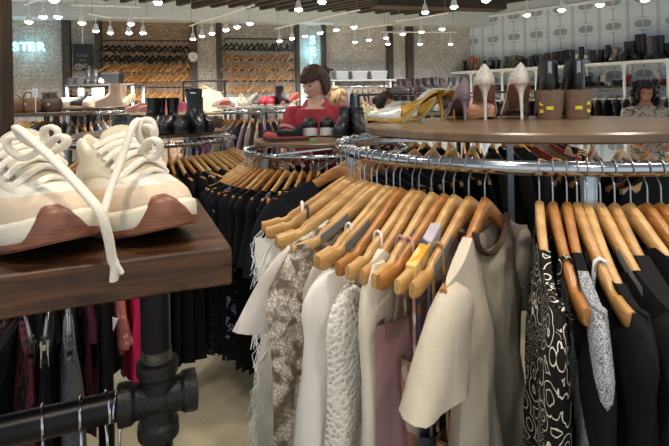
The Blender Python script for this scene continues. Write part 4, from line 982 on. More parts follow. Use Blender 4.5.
structure(MB().box((0, 5.75, H3 + .05), (18, 16.5, .1)).build('ceiling', plain('b0bccb', .85, 0, .04, 3)))
bays = [(-60, 14, BR), (14, 62, BR), (62, 101, BG), (101, 191, BW), (191, 222, BG), (222, 300, BG), (300, 322, BP), (322, 392, BP), (392, 411, BP), (411, 560, BP)]
mw = MB(); mats_ = [BR, BG, BW, BP]
for a, b, mt in bays:
    s0, s1 = sb(a), sb(b); o_ = len(mw.v); mw.add([(s0, 0, 0), (s1, 0, 0), (s1, 0, H3), (s0, 0, H3)], [(0, 1, 2, 3)], mats_.index(mt))
BA = math.atan2(BD.y, BD.x)
structure(mw.build('wall_back', mats_, None, B0, BA))
POST = woodm('2e2924', '4d463e', .6, 1, (14, 14, 2), 'dark_post')
POSTL = plain('aab4ba', .5)
for i, (a, b, mt) in enumerate([(62, 70, POST), (95, 101, POST), (191, 197.5, POST), (216.5, 222, POST), (296, 300, POST), (300, 306.5, POSTL), (322, 326.5, POST), (388, 393.5, POST), (407.5, 414, POST)]):
    s0, s1 = sb(a, .12), sb(b, .12)
    structure(MB().box(((s0 + s1) / 2, -.06, 1.53), (s1 - s0, .12, 3.06)).build('trim_%d' % (i + 1), mt, None, B0, BA))
structure(MB().box((4, -.2, 3.18), (14, .4, .24)).build('trim_10', plain('c3c8cb', .6), None, B0, BA))
# joists and the big beam
JW = woodm('2a231d', '4a3f35', .7, 1, (2, 14, 14), 'dark_joist'); JD = Vector((.76, -.65, 0)); JA = math.atan2(JD.y, JD.x)
JG = 'dark joists under the pale ceiling'
jm = None
for px, py in [(64, 0), (83, 0), (103, 1), (122, 3), (141, 3), (160, 4), (178, 6), (193, 9), (212, 8), (230, 8), (246, 9), (261, 10), (277, 11), (290, 12), (305, 12), (319, 12), (333, 12), (347, 13.5), (359, 13.5), (376, 14), (391, 15), (405, 15), (420, 16)]:
    w = PZ(px, py, 3.17)
    if jm is None: jm = MB().box((2.4, 0, .065), (4.8, .08, .13)).mesh('ceiling_joist', JW)
    o = mesh_obj('ceiling_joist', jm, 'dark wooden joist running under the pale ceiling', 'joist', JG); o.location = w; o.rotation_euler = (0, 0, JA)
E_ = PZ(507, 9.3, 2.92)
o = MB().box((-1.1, .15, .19), (2.2, .3, .38)).build('ceiling_beam', woodm('2c231b', '4b3c2e', .7, 1, (2, 14, 14), 'big_beam'), None, E_, BA, bevel=.01); tag(o, 'large dark wooden beam across the top centre, ending before the wallpaper', 'beam')
# wallpaper wall on the right
t = NT('wallpaper'); s = t.n('ShaderNodeSeparateXYZ'); t.l(t.tc.outputs['Object'], s.inputs[0])
u = t.m('FRACT', t.m('MULTIPLY', s.outputs[0], 1 / .47)); v = t.m('FRACT', t.m('ADD', t.m('MULTIPLY', s.outputs[2], 1 / .44), .22))
du = t.m('ABSOLUTE', t.m('SUBTRACT', u, .5)); dv = t.m('ABSOLUTE', t.m('SUBTRACT', v, .5))
r2 = t.m('ADD', t.m('POWER', t.m('MULTIPLY', du, 3.5), 2.0), t.m('POWER', t.m('MULTIPLY', dv, 6.0), 2.0))
med = t.m('MULTIPLY', t.m('LESS_THAN', r2, 1.0), t.m('GREATER_THAN', t.m('MULTIPLY', t.m('SINE', t.m('ADD', t.m('MULTIPLY', du, 55.0), 1.0)), t.m('SINE', t.m('ADD', t.m('MULTIPLY', dv, 90.0), 1.0))), -.35))
med = t.m('MULTIPLY', med, t.m('GREATER_THAN', du, .018))
ringm = t.m('COMPARE', r2, 2.6, .35); ringm = t.m('MULTIPLY', ringm, t.m('GREATER_THAN', t.m('SINE', t.m('MULTIPLY', v, 60.0)), 0.0))
chain = t.m('MULTIPLY', t.m('GREATER_THAN', du, .44), t.m('GREATER_THAN', t.m('SINE', t.m('ADD', t.m('MULTIPLY', v, 63.0), t.m('MULTIPLY', du, 90.0))), -.1))
fine = t.m('MULTIPLY', t.m('LESS_THAN', du, .02), t.m('GREATER_THAN', dv, .2))
base = t.ramp(t.noise(2.5, 3), [(.3, C('c8d5e3')), (.7, C('d9e1e8'))])
lat = t.m('GREATER_THAN', t.m('MULTIPLY', t.m('SINE', t.m('MULTIPLY', du, 66.0)), t.m('SINE', t.m('MULTIPLY', dv, 58.0))), .45)
base = t.mix(t.m('MULTIPLY', lat, .35), base, C('79838c'))
col = t.mix(t.m('MULTIPLY', ringm, .45), base, C('5f676d')); col = t.mix(t.m('MULTIPLY', chain, .55), col, C('555d64')); col = t.mix(t.m('MULTIPLY', fine, .5), col, C('5a6269')); col = t.mix(t.m('MULTIPLY', med, .8), col, C('50565c'))
t.color(col); WALLP = t.fin(.75)
WA = math.atan2(WD.y, WD.x)
structure(MB().add([(-.0, .42, 0), (6.5, .42, 0), (6.5, .42, H3 + .02), (0, .42, H3 + .02)], [(0, 1, 2, 3)]).add([(0, .42, 0), (0, .42, H3), (0, .55, H3), (0, .55, 0)], [(0, 1, 2, 3)], 1).build('wall_right', [WALLP, WHITE], None, W0, WA))
structure(MB().box((3.25, .40, 3.26), (6.5, .03, .05)).build('trim_11', WHITE, None, W0, WA))
# boot shelves along it
def sw_(px): return (onw(px, 66) - W0).dot(WD)
bs = empty('boot_shelf', 'white framed shelf of boots against the wallpapered wall', 'shelf', W0, WA)
L0, L1 = -.35, 5.6
MB().box(((L0 + L1) / 2, .2, 2.085), (L1 - L0, .4, .02)).build('shelf_board', plain('57493d', .6), bs)
MB().box(((L0 + L1) / 2, .0, 2.06), (L1 - L0, .035, .055)).build('front_rail', WHITE, bs)
MB().box(((L0 + L1) / 2, .2, 1.655), (L1 - L0, .4, .03)).build('shelf_board', plain('3c332c', .6), bs)
MB().tube([(L0, .03, 1.55), (L1, .03, 1.55)], .014, 10).build('hang_rail', CHR2, bs)
MB().box(((L0 + L1) / 2, .0, 1.44), (L1 - L0, .02, .025)).build('cross_bar', WHITE, bs)
for px in (436, 471, 502, 536, 580, 624, 668):
    x = sw_(px); m = MB().box((x, 0, 1.03), (.045, .035, 2.06))
    for sg in (1, -1):                       # rounded corner webs
        pts = [(x + sg * .02, 0, 2.035), (x + sg * .10, 0, 2.035)] + [(x + sg * (.02 + .08 * (1 - math.sin(a))), 0, 2.035 - .08 * (1 - math.cos(a))) for a in [PI / 2 * k / 6 for k in range(7)]]
        m.loft([[(p[0], -.0175, p[2]) for p in pts], [(p[0], .0175, p[2]) for p in pts]])
    m.build('upright', WHITE, bs)
    MB().box((x, .39, 1.03), (.04, .03, 2.06)).build('upright', WHITE, bs)
q = random.Random(77)
KB, KBR, KG = '17171a', '4a3a2c', '55585c'
row = [(461, 'boot', KB, 1.15), (467, 'tall', 'b0662c', .8), (473, 'tall', 'bb6d30', .72), (481, 'boot', KB, 1.0), (487, 'boot', '2c2a2c', 1), (494, 'boot', KB, .95), (502, 'boot', '5c4f3a', 1.25), (509, 'boot', '6a5a42', 1.25), (515, 'boot', '4d4232', 1.2), (521, 'boot', KB, .9), (527, 'boot', '3a3c40', 1.1), (533, 'boot', '34363a', 1.15), (539, 'boot', '3f4146', 1.1),
       (545, 'boot', '4a2f22', 1.25), (550, 'boot', '3c2a20', 1.3), (555, 'tall', KB, .68), (559, 'tall', '1f2022', .7), (564, 'tall', KB, .72), (568, 'tall', '26272a', .72), (573, 'boot', 'd9d5cd', .9), (577, 'tall', KB, .8), (583, 'boot', 'dcd8d0', .8), (590, 'boot', '3a3128', 1.2), (597, 'boot', '2b2622', 1.2), (604, 'tall', KB, .78), (611, 'boot', 'a89a86', 1.1), (624, 'boot', '2a2a2c', 1.7), (630, 'boot', '1c1c1f', 1.7), (636, 'tall', KB, 1.12), (641, 'tall', KB, 1.12), (646, 'tall', '6b6d68', 1), (650, 'tall', '55595c', 1), (655, 'tall', '232a38', 1), (660, 'tall', '1f2430', 1), (667, 'boot', KB, 1.3)]
names = {KB: 'black', 'b0662c': 'orange', 'bb6d30': 'orange', '2c2a2c': 'charcoal', '5c4f3a': 'olive', '6a5a42': 'olive', '4d4232': 'olive', '3a3c40': 'slate', '34363a': 'slate', '3f4146': 'slate', '4a2f22': 'dark brown', '3c2a20': 'dark brown', '1f2022': 'charcoal', '26272a': 'charcoal', 'd9d5cd': 'white', 'dcd8d0': 'white', '3a3128': 'fur brown', '2b2622': 'fur brown', 'a89a86': 'beige', '2a2a2c': 'cuffed charcoal', '1c1c1f': 'cuffed charcoal', '6b6d68': 'grey green', '55595c': 'grey green', '232a38': 'navy', '1f2430': 'navy'}
for px, k, cx, sc_ in row:
    nm = names[cx] + (' tall boot' if k == 'tall' else ' short boot'); w = W0 + WD * sw_(px) - WN * .2
    small(k, cx, '1c1a18', 'tall_boot' if k == 'tall' else 'short_boot', nm + ' on the upper shelf against the wallpaper', (w.x, w.y, 2.0955), math.degrees(math.atan2(WN.x, -WN.y)) + q.uniform(-25, 60), nm + 's on the upper wallpaper shelf', sc_)
cols2 = ['18181a', '1d1b1c', 'a8282e', '222024', 'd8d2c8', '3a2f2a', '17171a', '8a6a50', 'bdb5aa', '141416']
for i in range(44):
    px = 440 + i * 5.4; cx = q.choice(cols2); w = W0 + WD * min(5.4, sw_(px)) - WN * q.uniform(.12, .26)
    k = q.choice(['low', 'low', 'boot', 'flat']); nmc = {'a8282e': 'red', 'd8d2c8': 'white', 'bdb5aa': 'pale grey', '8a6a50': 'tan', '3a2f2a': 'dark brown'}.get(cx, 'black')
    small(k, cx, '1c1a18' if nmc != 'white' else 'd8d2c8', 'low_shoe' if k != 'boot' else 'short_boot', nmc + (' short boot' if k == 'boot' else ' low shoe') + ' on the second shelf below the boots', (w.x, w.y, 1.6705), q.uniform(-70, 70), nmc + (' boots' if k == 'boot' else ' shoes') + ' on the second shelf', .95)
gR = [garment(kind='tee', L=.7, sleeve=.25, seed=601 + i, nj=8, ni=8, nw=.1).mesh('dark_garment', [BLK[0], BLK[1], cloth('30323a'), cloth('3d2f2c'), pattern('floral', '15161a', '80848c')][i], 70) for i in range(5)]
for i in range(34):
    s_ = .35 + i * .15; w = W0 + WD * s_ - WN * .03; h = lo_hanger(q.randrange(3), .014); h.location = (w.x, w.y, 1.55); h.scale = (.8, 1, 1); tw = q.uniform(-.15, .15)
    h.rotation_euler = (0, 0, WA + PI / 2 + tw); h['label'] = 'wooden hanger on the rail under the boot shelves'; h['group'] = 'hangers under the boot shelves'
    g = mesh_obj('dark_garment', q.choice(gR), 'dark garment on the rail under the boot shelves', 'garment', 'dark clothes under the boot shelves'); g.location = h.location; g.rotation_euler = h.rotation_euler; g.scale = (.8, 1, 1)
# ------------------------------------------------------------------ back wall furniture
def bw(s, out, z): v = B0 + BD * s + BN * out; return (v.x, v.y, z)
# rows of wooden hangers and dark hangers on wall rails
whg = MB(); hb_ = hanger_bar(0, True); whg.add(hb_.v, hb_.f, 0); tmp = MB().tube(hook_pts(.014, 5), .0025, 4); whg.add(tmp.v, tmp.f, 1)
wall_h = [whg.mesh('wooden_hanger', [HW[i], CHR2], 50) for i in (1, 2, 2)]; dark_h = whg.mesh('black_hanger', [BLKM, CHR2], 50)
def wall_row(x0, x1, py, kind, step, lab):
    s0, s1 = sb(x0, .25), sb(x1, .25); z = onb((x0 + x1) / 2, py, .25).z + .06
    r_ = empty('wall_rail', lab, 'rail', bw(s0, .25, z), BA)
    MB().tube([(0, 0, 0), (s1 - s0, 0, 0)], .0125, 8).build('bar', BLKM, r_)
    for x in (.02, s1 - s0 - .02): MB().box((x, .125, 0), (.02, .25, .02)).build('bracket', BLKM, r_)
    k = int((s1 - s0) / step)
    for i in range(k):
        s = s0 + (i + .5 + q.uniform(-.2, .2)) * (s1 - s0) / k; rz = BA + math.radians(q.uniform(52, 74)); lc = Vector(bw(s, .25, z))
        if kind == 'black':
            o = mesh_obj('black_hanger', dark_h, 'black hanger in the ' + lab.replace(' rail', ' row'), 'hanger', 'black hangers, ' + lab)
            o.location = lc; o.rotation_euler = (0, 0, rz); o.scale = (1, 1.3, 1.25)
        else:
            MM = Matrix.Translation(lc) @ Matrix.Rotation(rz, 4, 'Z') @ Matrix.Diagonal((1, 1.3, 1.25, 1)); c_ = q.randrange(2)
            for vv, ff, mi in zip((hb_.v, tmp.v), (hb_.f, tmp.f), (c_, 2)): allh.add(vv, ff, mi, MM)
allh = MB()
for py, kd, nm in [(44, 'black', 'top'), (54, 'black', 'second'), (63, 'wood', 'third'), (73, 'wood', 'fourth'), (91, 'wood', 'lowest')]: wall_row(104, 190, py, kd, .095, nm + ' rail on the orange brick bay')
for py, kd, nm in [(42, 'black', 'top'), (53, 'wood', 'second'), (63, 'wood', 'third'), (73, 'wood', 'fourth'), (84, 'wood', 'lowest')]: wall_row(225, 294, py, kd, .095, nm + ' rail on the grey brick bay')
o = allh.build('wall_hangers', [HW[1], HW[2], CHR2], angle=50); tag(o, 'rows of empty wooden hangers on the far brick wall', 'hangers', None, 'stuff')
# dark clothes under the wall rails
gW = [garment(kind='tee', L=.75, sleeve=.25, seed=701 + i, nj=7, ni=8, nw=.1).mesh('dark_garment', [BLK[0], cloth('3a3433'), cloth('4b4a4c'), cloth('2b2f3a')][i], 70) for i in range(4)]
gC = [garment(kind='tee', L=.75, sleeve=.25, seed=721 + i, nj=7, ni=8, nw=.1).mesh('hung_garment', cloth(c), 70) for i, c in enumerate(['56777a', '8d9490', '2c2b30', '6d5a5a', 'a9a39a', '3b4a58'])]
def clothes_row(x0, x1, z, gm, step, nm, lab, gg, out=.42):
    s0, s1 = sb(x0, out), sb(x1, out)
    r_ = empty('wall_rail', 'rail carrying ' + gg, 'rail', bw(s0, out, z), BA)
    MB().tube([(0, 0, 0), (s1 - s0, 0, 0)], .0125, 8).build('bar', CHR2, r_)
    for x in (.02, s1 - s0 - .02): MB().box((x, out / 2, 0), (.02, out, .02)).build('bracket', BLKM, r_)
    k = int((s1 - s0) / step)
    for i in range(k):
        s = s0 + (i + .5) * (s1 - s0) / k; rz = BA + PI / 2 + q.uniform(-.3, .3)
        o = mesh_obj('wooden_hanger', wall_h[i % 3], 'wooden hanger on the rail carrying ' + gg, 'hanger', 'hangers of ' + gg); o.location = bw(s, out, z); o.rotation_euler = (0, 0, rz)
        g = mesh_obj(nm, q.choice(gm), lab, 'garment', gg); g.location = o.location; g.rotation_euler = (0, 0, rz)
clothes_row(328, 386, 1.78, gC, .11, 'hung_garment', 'muted garment under the shelf of plastic bins', 'muted clothes under the plastic bins')
clothes_row(225, 288, 1.60, gW, .16, 'dark_garment', 'dark garment low on the far grey brick wall', 'dark clothes low on the far wall')
clothes_row(399, 448, 1.86, gW, .1, 'dark_garment', 'dark garment right of the plastic bins', 'dark clothes right of the plastic bins')
# shelf of bins
z80 = onb(358, 79.5, .3).z; s0, s1 = sb(326, .3), sb(397, .3)
sh = empty('wall_shelf', 'long white shelf under three translucent plastic bins', 'shelf', bw(s0, .15, z80), BA)
MB().box(((s1 - s0) / 2, 0, -.015), (s1 - s0, .36, .03)).build('board', plain('a9adb0', .5), sh)
for x in (.15, (s1 - s0) - .15): MB().box((x, 0, -.1), (.03, .3, .14)).build('bracket', WHITE, sh)
TR = NT('translucent_plastic'); TR.color(C('c9ced2')); TR.b.inputs['Transmission Weight'].default_value = .35; TR = TR.fin(.35)
for i, (a, b, lab) in enumerate([(336, 349, 'left translucent plastic bin on the white wall shelf'), (352, 368, 'middle translucent plastic bin on the white wall shelf'), (371, 388, 'right translucent plastic bin on the white wall shelf')]):
    sa, sb_ = sb(a, .3), sb(b, .3); cx, hw_ = (sa + sb_) / 2, (sb_ - sa) / 2
    o = empty('plastic_bin', lab, 'bin', bw(cx, .15, z80), BA); hh = .17
    R_ = lambda k, z: [(hw_ * k * x_, .13 * k * y_, z) for x_, y_ in ((-1, -1), (1, -1), (1, 1), (-1, 1))]
    MB().loft([R_(.84, 0), R_(.95, hh), R_(.92, hh), R_(.82, .01)], (1, 1)).build('tub', TR, o); MB().loft([R_(.95, hh - .012), R_(1, hh - .012), R_(1, hh + .004), R_(.95, hh + .004)], (0, 0)).build('rim', plain('d5d9dc', .4), o)
    MB().loft([R_(.8, .012), R_(.8, .09)], (1, 1)).build('contents', plain(['b9bcc4', 'c8bfb4', 'b5a9b6'][i], .8), o)
# clock
w = onb(193, 57, .13); o = empty('wall_clock', 'round white wall clock on the dark post', 'clock', w, BA)
RX = Matrix.Rotation(PI / 2, 4, 'X')
MB().lathe([(.02, 0), (.095, 0), (.1, .01), (.095, .03), (.085, .028)], 28, M=RX, caps=(1, 0)).build('case', plain('8a8d90', .4), o)
MB().lathe([(.001, .024), (.086, .024)], 28, M=RX, caps=(0, 0)).build('dial', plain('d3d4d2', .5), o)
for a, l in ((.6, .05), (2.4, .07)): MB().box((0, -.027, l / 2), (.008, .003, l)).build('hand', BLKM, o).rotation_euler = (0, a, 0)
# neon signs and the black board
NEON = emit('9fe6f5', 2.2, 'neon_tube')
def text(body, size, mat, loc, rz, name, parent=None, ext=.01, bev=0.0):
    cu = bpy.data.curves.new(name, 'FONT'); cu.body = body; cu.size = size; cu.extrude = ext; cu.align_x = 'CENTER'; cu.align_y = 'CENTER'; cu.bevel_depth = bev
    tmp = bpy.data.objects.new('t', cu); COL.objects.link(tmp); dg = bpy.context.evaluated_depsgraph_get(); dg.update(); me = bpy.data.meshes.new_from_object(tmp.evaluated_get(dg)); bpy.data.objects.remove(tmp)
    o = bpy.data.objects.new(name, me); COL.objects.link(o); me.materials.clear(); me.materials.append(mat); o.location = loc; o.rotation_euler = (PI / 2, 0, rz)
    if parent: o.parent = parent
    return o
for lt, px in (('S', 15.2), ('T', 24), ('E', 31.5), ('R', 41)):
    w = onb(px, 47, .06); o = text(lt, .21, NEON, w, BA, 'neon_letter', ext=.012, bev=.008); tag(o, 'glowing pale blue neon letter %s on the left brick wall' % lt, 'neon sign')
for lt, py in (('S', 40.5), ('E', 51.5), ('L', 62)):
    w = onb(312.5, py, .06); o = text(lt, .24, NEON, w, BA, 'neon_letter', ext=.012, bev=.008); tag(o, 'glowing pale blue neon letter %s stacked above the red shirted person' % lt, 'neon sign')
for px, py in ((29, 47), (312.5, 51)):
    ld = bpy.data.lights.new('neon_spill', 'POINT'); ld.energy = 5; ld.color = (.35, .85, 1); ld.shadow_soft_size = .12; lo_ = bpy.data.objects.new('neon_spill', ld); COL.objects.link(lo_); lo_.location = onb(px, py, .22)
a, b = onb(73, 44, .1), onb(92.5, 71, .1); o = empty('black_sign_board', 'black chalk board reading TAGS between dark posts', 'sign', (a + b) / 2, BA); wd, hg = (b - a).length * .66, abs(a.z - b.z)
wd = (b - a).dot(BD)
MB().box((0, 0, 0), (wd, .03, hg)).build('board', plain('121319', .5), o)
CH = plain('6d7078', .8); text('TAGS', hg * .17, CH, (0, -.018, hg * .07), 0, 'lettering', o, .002); text('ARE', hg * .13, CH, (0, -.018, -hg * .11), 0, 'lettering', o, .002); text('THE', hg * .1, plain('3a3c44', .8), (0, -.018, hg * .26), 0, 'lettering', o, .002)
m = MB(); qq = random.Random(8)
for k in range(40): m.ball((qq.uniform(-.42, .42) * wd, -.016, -hg * .5 + qq.uniform(.04, .26) * hg), (.022, .006, .016), 3)
m.build('flower_drawing', plain('8d7f76', .9), o)
MB().tube([(0, .02, hg / 2), (0, .02, hg / 2 + .5)], .012, 6).build('conduit', WHITE, o)
# shelf unit with hats and boots at the far left
def freestand(px0, px1, py, Y, name, label, top, leg, dep=.45):
    w = P((px0 + px1) / 2, py, Y); hw_ = (px1 - px0) / 1000 * Y; o = empty(name, label, 'shelf' if 'shelf' in name else 'table', (w.x, Y, 0), 0)
    MB().box((0, dep / 2, w.z - .015), (2 * hw_, dep, .03)).build('top', top, o, bevel=.004)
    for x in (-1, 1):
        for y in (.03, dep - .03): MB().box((x * (hw_ - .03), y, (w.z - .03) / 2), (.035, .035, w.z - .03)).build('leg', leg, o)
    MB().box((0, dep / 2, .25), (2 * hw_ - .1, dep - .06, .025)).build('lower_shelf', top, o)
    return o, w
o, w = freestand(64, 134, 84, 7.3, 'shelf_unit', 'white framed shelf unit of dark hats below the black board', plain('3a3836', .6), plain('b9cdd4', .5)); z84 = w.z
for i, (px, k, cx, sc_, lab) in enumerate([(89, 'boot', '17171a', 1.1, 'left black boot on the shelf unit below the board'), (96, 'boot', '17171a', 1.1, 'right black boot on the shelf unit below the board'), (102, 'low', 'd9d7d2', 1, 'white shoe beside the black boots on the shelf unit')]):
    small(k, cx, '1c1a18', 'short_boot' if k == 'boot' else 'low_shoe', lab, ((px - 334.5) / 500 * 7.5, 7.5, z84 + .0005), 20, None, sc_)
for px, lab in ((72, 'black brimmed hat at the left of the shelf unit'), (80, 'black brimmed hat beside the boots on the shelf unit')):
    o = empty('brimmed_hat', lab, 'hat', ((px - 334.5) / 500 * 7.5, 7.5, z84 + .0005)); MB().lathe([(.14, .0), (.15, .006), (.09, .012), (.085, .07), (.07, .1), (.03, .105), (.001, .1)], 20, caps=(1, 0)).build('crown', plain('19181b', .85), o); MB().tube(circle((0, 0), .088, .025, 20), .006, 6, True).build('band', plain('3a3538', .7), o)
a = P(113, 78, 7.55); o = empty('black_crate', 'black crate at the right of the shelf unit', 'crate', (a.x, 7.55, z84 + .0005))
MB().loft([[(.13 * x_ * k, .1 * y_ * k, z) for x_, y_ in ((-1, -1), (1, -1), (1, 1), (-1, 1))] for k, z in ((.92, 0), (1, .17), (.95, .17), (.88, .01))], (1, 1)).build('box', BLKM, o)
MB().loft([[(.13 * x_ * k, .1 * y_ * k, z) for x_, y_ in ((-1, -1), (1, -1), (1, 1), (-1, 1))] for k, z in ((1, .155), (1.05, .155), (1.05, .172), (1, .172))], (0, 0)).build('rim', plain('2a2a2c', .4), o)
for i, (a_, b_, y0, y1, hx, lab, Y) in enumerate([(78, 84, 88, 96, 'cfe0e4', 'small pale notice hanging at the shelf unit', 7.295), (92, 104.5, 88, 101, 'c3c4bf', 'larger grey notice on the shelf unit front', 7.295), (119, 126, 88.5, 98, 'a68cc4', 'lilac notice on the shelf unit front', 7.295), (32.5, 38, 88.5, 97, 'd8e6e8', 'small white price sign on a stick by the left post', 4.1)]):
    a, b = P(a_, y0, Y), P(b_, y1, Y); o = empty('notice', lab, 'sign', ((a.x + b.x) / 2, Y, b.z)); hh = a.z - b.z
    MB().box((0, 0, hh / 2), (b.x - a.x, .004, hh)).build('card', plain(hx, .7), o)
    mk = MB()
    for k in range(3): mk.box((0, -.003, hh * (.3 + .2 * k)), ((b.x - a.x) * (.6 - .1 * k), .001, hh * .05))
    mk.build('scribble', plain('6d7780', .8), o)
    if i < 3: MB().box((0, .012, hh + .02), (.01, .02, .06)).build('clip', BLKM, o)
    else: MB().tube([(0, .003, 1.37 - b.z), (0, .003, 0)], .004, 6).build('stick', WHITE, o)
for i in range(9):
    px = 74 + i * 6.6; h = mesh_obj('wooden_hanger', wall_h[i % 3], 'wooden hanger under the shelf unit of hats', 'hanger', 'hangers under the shelf unit'); h.location = ((px - 334.5) / 500 * 7.52, 7.52, z84 - .05); h.rotation_euler = (0, 0, PI / 2 + q.uniform(-.3, .3)); h.scale = (.8,) * 3
    g = mesh_obj('dark_garment', gW[i % 4], 'dark garment under the shelf unit of hats', 'garment', 'dark clothes under the shelf unit'); g.location = h.location; g.rotation_euler = h.rotation_euler; g.scale = (.8,) * 3
rl = tag(MB().tube([P(66, 0, 1).xy.to_3d() * 7.52 * Vector((1, 1, 0)) if 0 else Vector(((70 - 334.5) / 500 * 7.52, 7.52, z84 - .05)), Vector(((132 - 334.5) / 500 * 7.52, 7.52, z84 - .05))], .0115, 8).build('hang_rail', CHR2), 'chrome rail under the shelf unit of hats', 'rail')
# table of brown bags and the bottle behind the left sneaker
o, w = freestand(2, 58, 113, 4.0, 'display_table', 'low brown table of bags behind the left sneaker', plain('5d4a38', .5), BLKM, .6); zt = w.z
def bag(hexc, label, x, y, z, rz, s=1.0):
    o = empty('handbag', label, 'bag', (x, y, z), rz); L_ = plain(hexc, .5, 0, .2, 20, .3)
    MB().loft([[(.13 * s * a * math.copysign(abs(math.cos(t_)) ** .5, math.cos(t_)), .05 * s * b * math.copysign(abs(math.sin(t_)) ** .6, math.sin(t_)), z_ * s) for t_ in [2 * PI * k / 20 for k in range(20)]] for a, b, z_ in ((.85, .8, 0), (1, 1, .02), (1, 1, .08), (.94, .6, .14), (.9, .3, .155))]).build('body', L_, o)
    MB().tube([(.08 * s * math.cos(t_), 0, (.145 + .07 * math.sin(t_)) * s) for t_ in [PI * k / 12 for k in range(13)]], .006, 6).build('handle', L_, o)
    MB().box((0, -.051 * s, .09 * s), (.02, .006, .02)).build('clasp', CHR2, o); return o
bag('6b4a2f', 'brown leather handbag nearest the left post', (14 - 334.5) / 500 * 4.2, 4.18, zt + .0005, .2, .75); bag('7d5a3a', 'tan brown handbag second from the left post', (28 - 334.5) / 500 * 4.2, 4.22, zt + .0005, -.2, .8); bag('4f3a2a', 'dark brown handbag right of the tan one', (44 - 334.5) / 500 * 4.2, 4.3, zt + .0005, .1, .75)
o = empty('pump_bottle', 'white pump bottle behind the brown handbags', 'bottle', ((28.5 - 334.5) / 500 * 4.45, 4.45, zt + .0005)); MB().lathe([(.03, 0), (.034, .01), (.034, .11), (.014, .135), (.014, .15)], 18).build('body', plain('cfe3ea', .25), o); MB().lathe([(.017, .15), (.017, .165), (.005, .168), (.005, .19)], 14).box((.015, 0, .193), (.05, .014, .01)).build('pump', WHITE, o)
for i, (px, cx, lab) in enumerate([(50, '6a5f5a', 'grey brown ankle boot behind the bags'), (57, '5c5450', 'darker grey ankle boot beside it on the bag table'), (40, 'a58a94', 'dusty mauve shoe behind the bags')]):
    small('boot' if i < 2 else 'low', cx, '2a2422', 'short_boot' if i < 2 else 'low_shoe', lab, ((px - 334.5) / 500 * 4.5, 4.45, zt + .0005), 40, None, .85)
# near wooden post at the left edge
pw = PZ(13.6, 50, 1.85) if 0 else None
structure(MB().box((0, 0, H3 / 2), (.16, .16, H3)).build('trim_12', [woodm('2a1d13', '5a4128', .7, 1, (9, 9, 1.5), 'rough_post')], None, (-1.80, 2.62, 0), .25))
# display table of black boots in the middle distance
o, w = freestand(398, 470, 92.5, 6.6, 'display_table', 'high dark table of black boots beyond the gold mules', plain('4a4440', .6), BLKM, .6); zb = w.z
for i in range(20):
    px = 402 + (i % 10) * 6.8; Y = 6.75 + .28 * (i // 10); small(q.choice(['boot', 'boot', 'low']), q.choice(['151517', '1f1c1e', '2a1d22', '33302f']), '1a1817', 'dark_boot', 'dark boot or shoe on the high table beyond the gold mules', ((px - 334.5) / 500 * Y, Y, zb + .0005), q.uniform(-60, 60), 'dark footwear on the high table', 1.0)
o = empty('blue_hat', 'pale blue bucket hat with black band on the boot table', 'hat', ((425 - 334.5) / 500 * 7.0, 7.0, zb + .2)); bpy.data.objects.remove(o)
# low table with pale shoes behind the silver toe
o, w = freestand(388, 470, 112, 4.4, 'display_table', 'low pale table of shoes just past the front rack top', plain('8a7a68', .5), BLKM, .34); zl = w.z
for i, (px, cx, k, lab) in enumerate([(395, 'cfcac2', 'low', 'pale grey sneaker behind the gold mules'), (408, 'b9aca0', 'low', 'beige sneaker behind the gold mules'), (421, '2a2628', 'low', 'black shoe between pale ones past the gold mules'), (434, 'd8cfc2', 'low', 'cream shoe past the gold heels'), (447, '3b2f2c', 'low', 'dark brown shoe past the gold heels'), (460, 'c2a58e', 'low', 'tan shoe past the mauve pump')]):
    small(k, cx, 'd0c8bc', 'low_shoe', lab, ((px - 334.5) / 500 * 4.55, 4.55, zl + .0005), q.uniform(-60, 60))
# white coat hanging in the distance
h = lo_hanger(0, .014); wc = P(204, 81, 7.0); h.location = wc; h.rotation_euler = (0, 0, .3); h['label'] = 'wooden hanger of the cream coat beside the distant person'
hk = empty('straight_clothes_rail', 'short rail holding the cream coat near the clock', 'clothes rack', (wc.x, wc.y, 0))
MB().tube([(-.3, 0, wc.z), (.3, 0, wc.z)], .0125, 8).build('rail', BLKM, hk)
for x in (-.29, .29): MB().tube([(x, 0, 0), (x, 0, wc.z)], .014, 8).build('upright', BLKM, hk); MB().box((x, 0, .015), (.04, .5, .03)).build('foot', BLKM, hk)
g = garment(kind='tee', L=.85, sleeve=.5, seed=801, nj=12, ni=10, nw=.07).build('cream_coat', cloth('cfc3b0'), angle=70); tag(g, 'cream coat hanging beside the distant person in black', 'coat'); g.location = wc; g.rotation_euler = (0, 0, .3); h.rotation_euler = (0, 0, .3)
